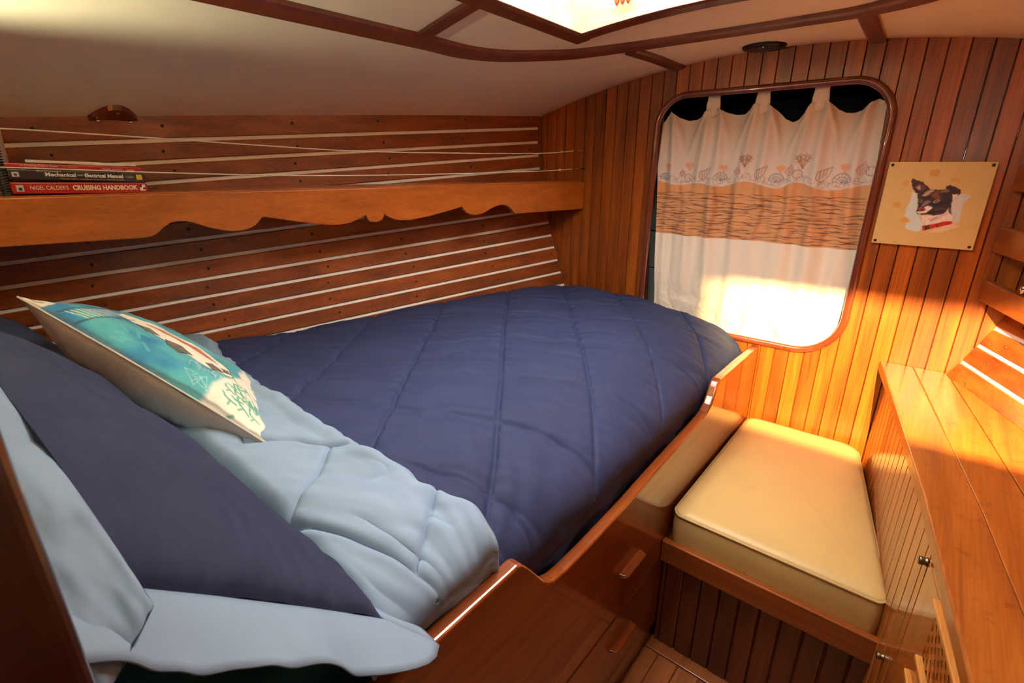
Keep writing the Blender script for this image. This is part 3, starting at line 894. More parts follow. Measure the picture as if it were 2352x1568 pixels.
mark(b3, M['ink_g'], -.8140, -.8060, -.0092, -.0078)
bk = thing('booklet', sp(-.855, .0022, -.03), 'slim white booklet resting on the crimson guide book', 'booklet')
def pb(s, z, o): return sp(s, z - .0075 * (s + .927) / .165, o)
fixn(mk('pages', hexa([pb(a, z, o) for z in (.0022, .0052) for a, o in ((-.908, -.020), (-.803, -.020), (-.803, -.075), (-.908, -.075))]), M['paper'], bk))

nb = thing('spiral_notebook', sp(-.935, -.036, -.03), 'upright spiral-bound notebook at the left end of the shelf', 'notebook')
def pn_(a, z, o): return sp(a + .004 + (z + .036) * .04, z, o)
fixn(mk('pages', hexa([pn_(a, z, o) for z in (-.0355, .0445) for a, o in ((-.9390, -.026), (-.9335, -.030), (-.9335, -.080), (-.9390, -.080))]), M['paper'], nb))
fixn(mk('cover', hexa([pn_(a, z, o) for z in (-.0358, .0455) for a, o in ((-.9408, -.022), (-.9392, -.022), (-.9392, -.082), (-.9408, -.082))]), M['black'], nb))
hel = []
turns = 26
for i in range(turns * 12 + 1):
    t = i / (turns * 12); a = 2 * math.pi * turns * t
    p = Vector(pn_(-.9362, -.034 + .077 * t, -.0235))
    hel.append(p + sd_ * .0076 * math.cos(a) + sn_ * .0085 * math.sin(a))
mk('spiral_binding', tube(hel, .0011, 6), M['black'], nb, smooth=True)

# ------------------------------------------------------------------ ceiling fittings
sk = thing('ceiling_fitting', w(-.281, .977, .17), 'round dark fitting in the ceiling close to the bulkhead', 'ceiling fitting')
o_ = Vector(w(-.281, .974, zc(-.281, .974)))
mk('bezel', lathe([(.066, .002), (.066, -.003), (.060, -.009), (.046, -.011), (.042, -.008), (.042, .002)], o_, (0, -.05, 1), 40), M['screw'], sk, smooth=True)
mk('lens', lathe([(.042, -.002), (.041, -.0095), (.02, -.013), (.002, -.0135)], o_, (0, -.05, 1), 32), M['black'], sk, smooth=True)
mk('stud', lathe([(.004, -.008), (.0042, -.012), (.002, -.014)], o_ + Vector((.012, -.055, 0)), (0, 0, 1), 10), M['chrome'], sk, smooth=True)

br = thing('ceiling_bracket', w(-.90, .23, .06), 'small arched dark wood bracket with three bolts above the shelf books', 'bracket')
c0, c1, c2 = Vector((-.908, .203)), Vector((-.874, .230)), Vector((-.903, .260))
arc = []
for i in range(13):
    t = i / 12
    a = c0.lerp(c2, t); h = math.sin(math.pi * t) ** .9
    arc.append(a + (c1 - (c0 + c2) / 2) * h)
inner = []
for i in range(9):
    t = 1 - i / 8
    inner.append(c0.lerp(c2, t) + (c1 - (c0 + c2) / 2) * .12 * math.sin(math.pi * t))
ring = arc + inner[1:-1]
v = [w(p.x, p.y, zc(p.x, p.y) + .001) for p in ring] + [w(p.x, p.y, zc(p.x, p.y) - .0065) for p in ring]
n = len(ring)
fixn(mk('plate', (v, [tuple(range(n)), tuple(range(n, 2 * n))[::-1]] + [(i, (i + 1) % n, n + (i + 1) % n, n + i) for i in range(n)]), M['mahog'], br))
for p, m_ in ((c1.lerp((c0 + c2) / 2, .2), 'brass'), (c0.lerp(c2, .17) + Vector((.004, 0)), 'chrome'), (c0.lerp(c2, .80) + Vector((.004, 0)), 'chrome')):
    mk('bolt', lathe([(.0058, 0), (.0058, -.004), (.0035, -.0065), (.001, -.007)], w(p.x, p.y, zc(p.x, p.y) - .0065), (0, 0, 1), 10), M[m_], br, smooth=True)

# ------------------------------------------------------------------ painted dog panel
DOG = {'halo': [(0.293, 0.346), (0.342, 0.368), (0.394, 0.57), (0.453, 0.687), (0.485, 0.746), (0.461, 0.815), (0.413, 0.825), (0.317, 0.796), (0.309, 0.734), (0.354, 0.706), (0.315, 0.666), (0.275, 0.644), (0.283, 0.533), (0.301, 0.453)], 'halo2': [(0.694, 0.402), (0.765, 0.353), (0.849, 0.373), (0.799, 0.466), (0.803, 0.623), (0.808, 0.687), (0.761, 0.702), (0.722, 0.61), (0.695, 0.465)], 'halo3': [(0.55, 0.82), (0.669, 0.817), (0.769, 0.761), (0.825, 0.721), (0.737, 0.698), (0.634, 0.765)], 'or1': [(0.413, 0.092), (0.509, 0.08), (0.505, 0.171), (0.419, 0.161)], 'or2': [(0.621, 0.175), (0.702, 0.174), (0.719, 0.23), (0.618, 0.221)], 'or3': [(0.171, 0.236), (0.229, 0.205), (0.234, 0.276), (0.188, 0.295)], 'or4': [(0.128, 0.473), (0.207, 0.482), (0.208, 0.537), (0.143, 0.546)], 'or5': [(0.234, 0.69), (0.301, 0.648), (0.342, 0.701), (0.258, 0.731)], 'head': [(0.347, 0.368), (0.386, 0.366), (0.42, 0.324), (0.479, 0.311), (0.537, 0.318), (0.591, 0.31), (0.63, 0.318), (0.683, 0.373), (0.695, 0.425), (0.691, 0.471), (0.703, 0.523), (0.675, 0.525), (0.666, 0.566), (0.635, 0.598), (0.555, 0.62), (0.505, 0.611), (0.438, 0.615), (0.397, 0.606), (0.379, 0.576), (0.387, 0.534), (0.379, 0.486), (0.364, 0.427)], 'earL': [(0.27, 0.19), (0.315, 0.215), (0.376, 0.231), (0.414, 0.271), (0.46, 0.311), (0.419, 0.342), (0.392, 0.372), (0.367, 0.37), (0.325, 0.357), (0.297, 0.316), (0.274, 0.275), (0.255, 0.222)], 'earLin': [(0.302, 0.292), (0.342, 0.25), (0.392, 0.26), (0.428, 0.295), (0.397, 0.331), (0.36, 0.338)], 'earLpink': [(0.316, 0.292), (0.351, 0.273), (0.367, 0.314), (0.348, 0.326)], 'earR': [(0.594, 0.301), (0.603, 0.278), (0.63, 0.257), (0.695, 0.281), (0.745, 0.314), (0.752, 0.354), (0.73, 0.377), (0.676, 0.362), (0.655, 0.369), (0.64, 0.323)], 'earRw': [(0.683, 0.373), (0.73, 0.357), (0.69, 0.425)], 'forehead': [(0.393, 0.402), (0.424, 0.342), (0.48, 0.313), (0.505, 0.321), (0.473, 0.369), (0.44, 0.394)], 'fore2': [(0.486, 0.386), (0.513, 0.339), (0.539, 0.326), (0.559, 0.378), (0.586, 0.412), (0.533, 0.432), (0.502, 0.415)], 'fore3': [(0.554, 0.332), (0.61, 0.312), (0.643, 0.334), (0.607, 0.359), (0.574, 0.36)], 'muzzleb': [(0.427, 0.472), (0.464, 0.44), (0.501, 0.457), (0.477, 0.481), (0.446, 0.513), (0.419, 0.526)], 'muzzle': [(0.448, 0.525), (0.495, 0.498), (0.527, 0.532), (0.503, 0.558), (0.489, 0.582), (0.454, 0.596), (0.426, 0.604), (0.394, 0.594), (0.387, 0.582), (0.421, 0.58), (0.465, 0.56)], 'nose': [(0.388, 0.54), (0.419, 0.526), (0.451, 0.536), (0.465, 0.56), (0.431, 0.58), (0.399, 0.569)], 'nosed': [(0.415, 0.55), (0.444, 0.549), (0.449, 0.573), (0.422, 0.574)], 'cheek': [(0.542, 0.561), (0.61, 0.522), (0.657, 0.526), (0.657, 0.567), (0.62, 0.593), (0.57, 0.601)], 'eyeR': [(0.517, 0.444), (0.552, 0.431), (0.581, 0.435), (0.569, 0.465), (0.539, 0.478), (0.518, 0.468)], 'eyeRd': [(0.528, 0.449), (0.563, 0.439), (0.563, 0.457), (0.54, 0.464)], 'eyeL': [(0.373, 0.444), (0.399, 0.431), (0.417, 0.448), (0.413, 0.472), (0.384, 0.474)], 'eyeLd': [(0.382, 0.444), (0.399, 0.44), (0.404, 0.464), (0.389, 0.465)], 'neck': [(0.446, 0.627), (0.536, 0.621), (0.626, 0.598), (0.673, 0.554), (0.68, 0.524), (0.705, 0.576), (0.732, 0.615), (0.746, 0.679), (0.663, 0.679), (0.599, 0.713), (0.531, 0.73), (0.484, 0.74), (0.458, 0.687)], 'neckp': [(0.515, 0.659), (0.601, 0.612), (0.675, 0.566), (0.689, 0.588), (0.612, 0.665), (0.553, 0.699)], 'neckd': [(0.672, 0.531), (0.697, 0.518), (0.725, 0.604), (0.716, 0.605), (0.691, 0.577)], 'collar': [(0.472, 0.753), (0.504, 0.742), (0.599, 0.713), (0.665, 0.688), (0.741, 0.674), (0.749, 0.703), (0.675, 0.738), (0.587, 0.769), (0.517, 0.805), (0.488, 0.804)], 'buckle': [(0.493, 0.758), (0.536, 0.733), (0.557, 0.783), (0.512, 0.802)], 'ring': [(0.599, 0.713), (0.618, 0.712), (0.623, 0.748), (0.612, 0.752)]}
DCOL = [('or1', (205, 145, 62), 10, .8), ('or2', (208, 150, 66), 10, .7), ('or3', (210, 152, 70), 8, .7), ('or4', (210, 150, 66), 8, .8), ('or5', (216, 156, 60), 5, .9),
        ('halo', (205, 222, 220), 5, .95), ('halo2', (205, 208, 204), 7, .9), ('halo3', (232, 205, 165), 6, .8),
        ('neck', (238, 220, 205), 2, 1), ('neckp', (220, 178, 176), 4, .8), ('earL', (52, 22, 26), 1, 1), ('earLin', (108, 56, 54), 3, .9), ('earLpink', (196, 150, 146), 3, 1),
        ('head', (58, 38, 40), 1, 1), ('earR', (50, 20, 26), 1, 1), ('earRw', (225, 210, 180), 1, 1), ('forehead', (190, 156, 134), 3, .95), ('fore2', (128, 70, 58), 3, .9),
        ('fore3', (150, 112, 94), 3, .8), ('muzzleb', (150, 118, 104), 2, .9), ('muzzle', (240, 226, 212), 1, 1), ('nose', (150, 66, 58), 1, 1), ('nosed', (40, 24, 30), 1, 1),
        ('cheek', (96, 64, 56), 4, .8), ('eyeR', (176, 150, 140), 1, .9), ('eyeRd', (62, 76, 80), 0, 1), ('eyeL', (120, 100, 100), 1, .9), ('eyeLd', (50, 56, 64), 0, 1),
        ('neckd', (70, 38, 42), 2, .9), ('collar', (196, 34, 24), 0, 1), ('buckle', (50, 50, 62), 0, 1), ('ring', (84, 44, 44), 0, 1)]
n = 250
U, V = np.meshgrid(np.linspace(0, 1, n), np.linspace(0, 1, n), indexing='ij')
img = np.ones((n, n, 3)) * lin(214, 180, 112)
img *= (1 + .05 * fbm(U * 6, V * 6, 4, 3))[..., None]
jx = .006 * fbm(U * 22, V * 22, 3, 5); jy = .006 * fbm(U * 22 + 9, V * 22, 3, 8)
for k_, c_, b_, a_ in DCOL:
    m_ = inpoly(U + jx * 1.2, V + jy * 1.2, DOG[k_]).astype(float)
    if b_: m_ = blur(m_, b_)
    c_ = lin(*c_) * (1 + (.06 if k_[:2] in ('ha', 'or') else .25) * fbm(U * 30, V * 30, 3, 11))[..., None]
    img = img * (1 - a_ * m_[..., None]) + c_ * a_ * m_[..., None]
# dark facial markings between the lighter patches
for pl_, w_, c_ in (([(.50, .50), (.55, .49), (.64, .46)], .022, (26, 26, 36)), ([(.40, .41), (.47, .41), (.52, .43)], .014, (50, 22, 22)), ([(.50, .585), (.56, .58), (.63, .56)], .020, (30, 28, 36)), ([(.47, .365), (.50, .345)], .008, (36, 24, 26)), ([(.60, .36), (.64, .40), (.67, .45)], .022, (34, 30, 36)), ([(.44, .605), (.50, .60)], .004, (60, 36, 40)), ([(.60, .64), (.54, .69)], .004, (110, 70, 70))):
    m_ = np.clip(1.3 - segdist(U + jx, V + jy, pl_) / w_, 0, 1)
    img = img * (1 - m_[..., None]) + lin(*c_) * m_[..., None]
pn_l = thing('painted_panel', w(-.019, .99, -.119), 'square tan panel painted with a small dog wearing a red collar', 'painting')
px0, px1, pz1, pz0 = -.0803, .0423, .002, -.1192
mk('board', ubox(px0, px1, .9945, .9975, pz0, pz1), M['panel'], pn_l)
mkgrid('painting', 2 * (px0 + (px1 - px0) * U), np.full_like(U, 2 * .9944), 2 * (pz1 + (pz0 - pz1) * V) + CAMZ, M['paint'], pn_l, cols=img, flip=True)
for a, b in ((.035, .035), (.965, .035), (.035, .965), (.965, .965)):
    mk('screw', lathe([(.0042, 0), (.0042, .001), (.003, .0022), (.001, .0024)], w(px0 + (px1 - px0) * a, .9944, pz1 + (pz0 - pz1) * b), (0, -1, 0), 10), M['screw'], pn_l, smooth=True)

# ------------------------------------------------------------------ curtain
ct = thing('curtain', w(-.28, 1.014, -.32), 'tab-top curtain with seashell border and tan rippled band in the opening', 'curtain')
nx, nz = 430, 470
top_pts = [(-.462, .072), (-.452, .086), (-.442, .094), (-.4305, .0825), (-.4156, .0767), (-.3977, .0773), (-.3866, .0821), (-.377, .0903), (-.3645, .0925), (-.3521, .0932), (-.342, .0866), (-.3269, .0824), (-.311, .0824), (-.3001, .0909), (-.2933, .0971), (-.281, .097), (-.2688, .0955), (-.2554, .0834), (-.2438, .0715), (-.2317, .0661), (-.2227, .0689), (-.215, .078), (-.2053, .0922), (-.193, .095), (-.1805, .0944), (-.1668, .0822), (-.1558, .0766), (-.1444, .0756), (-.1327, .0787), (-.1236, .0876), (-.1135, .0934), (-.103, .088), (-.096, .075)]
tx = np.array([p[0] for p in top_pts]); tz = np.array([p[1] for p in top_pts])
uu = np.linspace(0, 1, nx); vv = np.linspace(0, 1, nz)
U, V = np.meshgrid(uu, vv, indexing='ij')
Xt = -.462 + U * (.462 - .096)
ztop = np.interp(Xt, tx, tz)
zbot = -.322 + 0 * U
Zc = ztop + (zbot - ztop) * V
# left edge drifts inward towards the bottom
lx = np.interp(-Zc, [-.094, -.0784, -.0313, .0333, .141, .28, .33], [-.462, -.4600, -.463, -.4597, -.454, -.4455, -.444])
rx = np.interp(-Zc, [-.09, .03, .135, .19, .266, .308, .33], [-.096, -.097, -.097, -.098, -.100, -.110, -.120])
Xc = lx + (rx - lx) * U
fold = np.zeros_like(Xc)
tabs_x = [-.452, -.3645, -.281, -.193, -.108]
vt = np.clip(V, 0, 1)
for i, a in enumerate(tabs_x):           # ridges hang from every tab
    for dxx, amp, wd_ in ((-.013, .0085, .008), (.013, .0090, .008)):
        c_ = a + dxx * (1 + .9 * vt) + .004 * np.sin(7 * vt + i)
        fold += -amp * np.exp(-((Xc - c_) / (wd_ * (1 + .5 * vt))) ** 2) * (1.0 - .35 * vt)
for i in range(4):                       # swags between the tabs
    a = (tabs_x[i] + tabs_x[i + 1]) / 2
    fold += .010 * np.exp(-((Xc - a) / .018) ** 2) * np.exp(-((ztop - Zc) / .05) ** 2)
    for s_ in (-1, 1):
        c_ = a + s_ * .030 * np.exp(-(ztop - Zc) / .040)
        fold += -.0045 * np.exp(-((Xc - c_) / .006) ** 2) * np.exp(-((ztop - Zc) / .09) ** 2)
fold += .0036 * np.sin(Xc * 2 * np.pi / .058 + 2.2 * np.sin(Zc * 9)) * sm(.05, .5, V) + .0006 * np.sin(Xc * 2 * np.pi / .023 + 3 * np.sin(Zc * 13 + 1)) * sm(.1, .4, V)
low = sm(-.18, -.31, Zc)
cr = fbm(Xc * 38, Zc * 30, 4, 21)
fold += low * (.003 * cr + .002 * np.abs(fbm(Xc * 60 + Zc * 30, Zc * 22, 3, 4)))
cx_, cz_ = -.195, -.29                   # gathered tuck near the sill
rr = np.hypot((Xc - cx_) / .03, (Zc - cz_) / .045)
fold += -.0055 * np.exp(-rr ** 2) * np.cos(rr * 4 + 1.2 * cr)
Yc = 1.0165 + fold
# print
img = np.ones((nx, nz, 3)) * lin(218, 207, 196)
_bp = np.array(smoothpath([(-.47, -.033), (-.459, -.033), (-.42, -.040), (-.38, -.036), (-.335, -.041), (-.292, -.031), (-.24, -.042), (-.207, -.031), (-.159, -.043), (-.106, -.033), (-.09, -.033)], 10))
bandtop = np.interp(Xt, _bp[:, 0], _bp[:, 1])
bandbot = -.136 - .001 * np.sin(Xt * 30)
tan = sm(-.0007, .0007, bandtop - Zc) * sm(-.0007, .0007, Zc - bandbot)
tanc = lin(214, 160, 112) * (1 + .10 * fbm(Xt * 18, Zc * 30, 3, 9))[..., None]
img = img + (lin(240, 232, 214) - img) * sm(-.0007, .0007, bandbot - Zc)[..., None]
img = img * (1 - tan[..., None]) + tanc * tan[..., None]
for a in (-.448, -.33, -.236, -.142):
    g_ = np.exp(-(((Xt - a) / .014) ** 2 + ((Zc + .052) / .009) ** 2)) * tan
    img = img * (1 - .5 * g_[..., None]) + lin(226, 140, 66) * .5 * g_[..., None]
dark = lin(92, 46, 40)
for k in range(17):                      # rippled dark lines
    z0 = -.0545 - k * .0049
    zz = z0 + .0048 * pn(Xt * 34 + k * 7.3, Xt * 0 + k * 3.1, 5) + .0011 * pn(Xt * 120 + k * 3.3, Xt * 0 + 1.7 * k, 6)
    th = .0004 + .0018 * np.clip(pn(Xt * 55 + 11.7 * k, Xt * 0 + 5.3 * k, 7) + .12, 0, 1)
    on = np.clip(pn(Xt * 26 + 3.9 * k, Xt * 0 + 2.2 * k, 8) * 5 + 1.6, 0, 1)
    m_ = np.clip(1.4 - np.abs(Zc - zz) / th, 0, 1) * on * tan
    img = img * (1 - .85 * m_[..., None]) + dark * .85 * m_[..., None]
for a in (-.412, -.345, -.312, -.262, -.222, -.178, -.150):   # fold shade painted into the band at the gathers
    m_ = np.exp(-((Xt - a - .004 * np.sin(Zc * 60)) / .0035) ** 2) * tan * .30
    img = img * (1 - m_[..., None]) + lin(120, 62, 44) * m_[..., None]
def stroke(pl_, col, wid=.0006, al=.62):
    global img
    xs_ = [p[0] for p in pl_]; zs_ = [p[1] for p in pl_]
    i0, i1 = np.searchsorted(Xt[:, 0], [min(xs_) - .004, max(xs_) + .004])
    if i1 <= i0: return
    s_ = slice(i0, i1)
    m_ = np.clip(1.4 - segdist(Xt[s_], Zc[s_], pl_) / wid, 0, 1) * al
    img[s_] = img[s_] * (1 - m_[..., None]) + np.array(col) * m_[..., None]
GR, RD, BR_, OR = lin(112, 116, 128), lin(178, 84, 84), lin(150, 106, 78), lin(222, 160, 110)
def arcpts(cx, cz, r, a0, a1, n=14, sq=1.0):
    return [(cx + r * math.cos(math.radians(a0 + (a1 - a0) * i / n)), cz + r * sq * math.sin(math.radians(a0 + (a1 - a0) * i / n))) for i in range(n + 1)]
def fan(cx, cz, r):
    stroke(arcpts(cx, cz - r * .5, r, 10, 170), GR, .001)
    for a in range(20, 170, 25):
        stroke([(cx, cz - r * .6), (cx + r * math.cos(math.radians(a)), cz - r * .5 + r * math.sin(math.radians(a)))], GR)
    stroke(arcpts(cx, cz - r * .5, r * .6, 0, 180), GR); stroke([(cx - r, cz - r * .4), (cx, cz - r * .7), (cx + r, cz - r * .4)], GR)
def spiral(cx, cz, r):
    stroke([(cx + r * (1 - t / 30) * math.cos(t * .62), cz + r * (1 - t / 30) * math.sin(t * .62)) for t in range(30)], RD, .0007)
    stroke([(cx - r, cz), (cx + r * .2, cz + r * 1.5), (cx + r, cz)], RD)
def conch(cx, cz, r):
    stroke([(cx - r * .9, cz - r * .4), (cx - r * .8, cz + r * .5), (cx + r * .9, cz + r * 1.2), (cx + r * .5, cz), (cx - r * .2, cz - r * .9), (cx - r * .9, cz - r * .4)], BR_, .001)
    for t in (.2, .45, .7):
        stroke([(cx - r * .8 + r * 1.6 * t, cz + r * .5 + r * .7 * t), (cx - r * .7 + r * 1.2 * t, cz - r * .6 + r * .9 * t)], BR_, .001)
def coral(cx, cz, r, c_):
    for a in (55, 80, 110, 130):
        ex, ez = cx + r * math.cos(math.radians(a)), cz + r * math.sin(math.radians(a))
        stroke([(cx, cz - r * .3), (ex, ez)], c_, .0012)
        for b in (.5, .75):
            mx_, mz_ = cx + (ex - cx) * b, cz - r * .3 + (ez - cz + r * .3) * b
            stroke([(mx_, mz_), (mx_ + r * .3 * math.cos(math.radians(a - 50)), mz_ + r * .3 * math.sin(math.radians(a - 50)))], c_, .0009)
            stroke([(mx_, mz_), (mx_ + r * .3 * math.cos(math.radians(a + 50)), mz_ + r * .3 * math.sin(math.radians(a + 50)))], c_, .0009)
for a, b, r in ((-.4456, -.0235, .011), (-.3376, -.0225, .012), (-.2408, -.0235, .013), (-.1405, -.0225, .014)): fan(a, b, r)
for a, b, r in ((-.4118, -.0198, .006), (-.3081, -.0152, .007), (-.2209, -.0143, .008), (-.1148, -.0104, .009)): spiral(a, b, r)
for a, b, r in ((-.3673, -.021, .011), (-.2679, -.018, .011), (-.1676, -.0199, .012)): conch(a, b, r)
for a, b in ((-.4004, -.0268), (-.2077, -.0173), (-.103, -.0117)):
    for t in range(8):
        g_ = math.radians(t * 45 + 10)
        stroke(arcpts(a + .004 * math.cos(g_), b + .004 * math.sin(g_), .0035, t * 45 - 60, t * 45 + 80, 6), GR)
for i, (a, b) in enumerate(((-.4407, -.0075), (-.3989, -.0073), (-.3337, -.0104), (-.2954, .0014), (-.2351, -.0113), (-.2018, -.0002), (-.1387, -.0091))):
    coral(a, b - .002, (.010, .012, .010, .016, .010, .018, .011)[i], (OR, OR, OR, BR_, OR, BR_, OR)[i])
for i in range(78):                      # scribbled small shells along the hem
    a = -.458 + i * .0046; b = .0045 * abs(math.sin(i * 1.9)) + float(np.interp(a, Xt[:, 0], bandtop[:, 0])) + .0055
    stroke(arcpts(a, b, .0042 + .0018 * math.sin(i * 2.3), i * 50, i * 50 + 230, 8), (GR, GR, BR_, GR, RD)[i % 5], .00055, .5)
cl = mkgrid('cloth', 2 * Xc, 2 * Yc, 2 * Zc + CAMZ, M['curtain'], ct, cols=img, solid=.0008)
for a, b in ((-.3776, -.3526), (-.2931, -.2691), (-.2055, -.1808)):
    m = (a + b) / 2; g = []
    ya, ztp, zbt = 1.0125, .128, .086
    pts = [(ztp, 1.0175), (ztp, 1.0125), (.112, 1.0115), (.100, 1.0115), (zbt, 1.0122)]
    v = []; f = []
    for z_, y_ in pts:
        sx_ = .86 if z_ > .11 else 1.0
        for k in range(7):
            t = k / 6; xx = m + (a - m + (b - a) * t) * sx_
            zz_ = z_ - (.006 * (1 - abs(2 * t - 1)) if z_ == zbt else 0)
            v.append(w(xx, y_ + .0006 * math.sin(t * 9), zz_))
    for i in range(len(pts) - 1):
        for k in range(6): f.append((i * 7 + k, i * 7 + k + 1, (i + 1) * 7 + k + 1, (i + 1) * 7 + k))
    tb = mk('tab', (v, f), plain('curtain_tab_cotton', tuple(lin(240, 226, 206)), .85, bump=.1, bscale=900), ct, smooth=True)
    md = tb.modifiers.new('thickness', 'SOLIDIFY'); md.thickness = .0012
rod = mk('curtain_rod', tube([w(-.50, 1.0205, .131), w(-.07, 1.0205, .134)], .006, 10), M['mahog'], ct, smooth=True)

# ------------------------------------------------------------------ bed: mattress, quilt
mt_poly = [(-.262, -.14), (-.262, .985), (lhull(-.33, .985)[0] + .012, .985), (lhull(-.33, .5)[0] + .012, .5), (lhull(-.33, -.14)[0] + .012, -.14)]
mat_ = mk('mattress', prism([w(a, b, -.43) for a, b in mt_poly], (0, 0, 2 * .118)), M['teal'], bevel=.03, seg=4, smooth=True)
tag(mat_, 'dark teal sheeted mattress showing beneath the pillow flange', 'mattress')
mp_ = mk('berth_platform', prism([w(a, b, -.452) for a, b in mt_poly], (0, 0, .042)), M['bench']); tag(mp_, 'plywood berth platform beneath the mattress', 'platform')

def quilt_surface(Y0f, Y1f, ns, nt, lift, seams, h=.085, dmax=.145, seedo=0, X0=-.43, Xr=-.2345, puff=.0034, under=False):
    tt = np.linspace(0, 1, nt); ss = np.linspace(0, 1, ns)
    Sg, Tg = np.meshgrid(ss, tt, indexing='ij')
    # arc-length style parameter: s<.86 over the top, the rest down the side
    Yg = np.zeros_like(Sg); 
    xl_at = np.array([lhull(-.262, y)[0] + .0075 for y in np.linspace(-.2, 1, 60)])
    sx = np.clip(Sg / .86, 0, 1)
    # cosine spacing near the edge
    Ya = Y0f(np.full_like(Sg, -.5)) * 0
    Xg = np.zeros_like(Sg)
    for _ in range(3):
        y0 = Y0f(Xg); y1 = Y1f(Xg)
        Yg = y0 + (y1 - y0) * Tg
        xl = np.interp(Yg, np.linspace(-.2, 1, 60), xl_at)
        Xg = xl + (Xr - xl) * (1 - (1 - sx) ** 1.25)
    xi = np.clip((Xg - X0) / (Xr - X0), 0, 1)
    dz = -h * (1 - np.sqrt(np.clip(1 - xi ** 2.1, 0, 1)))
    down = np.clip((Sg - .86) / .14, 0, 1)
    z = -.2665 + dz - (dmax - h) * down
    z += .006 * sm(-.80, -.62, Xg) * (1 - sm(-.55, -.38, Xg)) + .004 * np.sin(Yg * 9 + 1)
    z -= .010 * sm(.93, .992, Yg) + .006 * sm(.80, .99, Yg) * sm(-.55, -.3, Xg)
    z -= .006 * (1 - sm(0, .05, Xg - xl))
    z += lift
    # puffed patches between stitched seams
    dmin = np.full_like(z, 1.0)
    Xe = Xg + down * .14                        # continue the pattern down the side
    for pl_ in seams:
        dmin = np.minimum(dmin, segdist(Xe, Yg, pl_))
    top = 1 - .55 * down
    z += puff * (1 - np.exp(-(dmin / .030) ** 1.4)) * top - .0038 * np.exp(-(dmin / .0027) ** 2) * top
    # wrinkles: long soft creases and short puckers at the seams
    ax_ = Xg * .80 + Yg * .60; bx2 = Yg * .80 - Xg * .60
    wv = fbm(ax_ * 6, bx2 * 17, 3, 31 + seedo)
    cre = 1 - np.abs(pn(ax_ * 7 + .8 * pn(Xg * 9, Yg * 9, 91), bx2 * 22, 47 + seedo)) * 5.5
    msk = sm(-.05, .35, pn(Xg * 7, Yg * 7, 83 + seedo))
    z += .0050 * wv - .0034 * np.clip(cre, 0, 1) ** 2 * msk
    pk = pn(ax_ * 34, bx2 * 80, 55 + seedo)
    z += .0034 * pk * np.exp(-(dmin / .018) ** 2)
    th_ = np.arctan2(Yg - .21, -.185 - Xg); r_ = np.hypot(Yg - .21, Xg + .185)
    z += (.0046 if seedo else .0078) * pn(th_ * 5.5 + .6 * pn(Xg * 14, Yg * 14, 19), r_ * 5, 93 + seedo) * np.exp(-((r_ - .12) / .13) ** 2)
    # the hanging side ruffles outward
    Xg = Xg - down * (.004 + .003 * np.sin(Yg * 48 + 2 * np.sin(Yg * 17)) + .004 * fbm(Yg * 30, down * 3, 2, 61)) + .0 * dz
    return Xg, Yg, z

seamsA = []
for c in (-.10, .07, .225, .352, .487, .652, .80, .95, 1.10, 1.26):
    seamsA.append([(-.95, c - .36), (-.715, c - .215), (-.58, c - .115), (-.4, c), (-.31, c + .06), (-.26, c + .082), (-.10, c + .10)])
for c in (-.12, .07, .26, .457, .648, .825, 1.0, 1.19, 1.38, 1.57):
    seamsA.append([(-.95, c + .66), (-.63, c + .285), (-.52, c + .145), (-.4, c), (-.30, c - .125), (-.235, c - .22), (-.09, c - .40)])

def foldY(X):
    return np.interp(X, [-1, -.90, -.85, -.70, -.60, -.53, -.43, -.36, -.31, -.285, -.262, -.235, -.2], [.250, .250, .268, .243, .229, .227, .229, .232, .239, .247, .254, .254, .250]) + .0016 * np.sin(X * 70) + .0010 * np.sin(X * 190)
qt = thing('quilt', w(-.5, .6, -.30), 'navy quilted comforter spread over the berth, light blue underside turned back', 'quilt')
Xq, Yq, Zq = quilt_surface(lambda X: 0 * X + .175, lambda X: 0 * X + .988, 330, 430, 0.0, seamsA)
mkgrid('quilt_top', 2 * Xq, 2 * Yq, 2 * Zq + CAMZ, M['navy'], qt, flip=True)
# turned-back band: rises over a rounded fold next to the pillows
seamsB = [[(-.60, .205), (-.465, .160), (-.43, .196), (-.399, .211), (-.372, .184), (-.33, .13)], [(-.399, .211), (-.36, .25)], [(-.36, .12), (-.26, .174), (-.243, .180), (-.216, .196)], [(-.216, .196), (-.20, .16)], [(-.80, .17), (-.70, .24)], [(-.68, .15), (-.60, .205), (-.57, .25)], [(-.30, .26), (-.243, .18)]]
Xb, Yb, Zb = quilt_surface(lambda X: 0 * X + .128, foldY, 330, 150, .0125, seamsB, h=.052, dmax=.085, seedo=9, X0=-.40, Xr=-.2285, puff=.0032)
tt = np.linspace(0, 1, 150)[None, :]
Zb = Zb - .026 * (1 - np.clip(tt / .16, 0, 1)) ** 2 - .0022 * sm(.95, 1, tt) + .004 * sm(.80, .93, tt) * (1 - sm(.95, 1, tt))
mkgrid('turned_back_band', 2 * Xb, 2 * Yb, 2 * Zb + CAMZ, M['sky'], qt, flip=True, solid=.004)
hem = [(2 * Xb[i, -1], 2 * Yb[i, -1] + .001, 2 * Zb[i, -1] + CAMZ + .0005) for i in range(0, 330, 2)]
mk('hem', tube(hem, .0042, 8, flat=.55), M['hem'], qt, smooth=True)

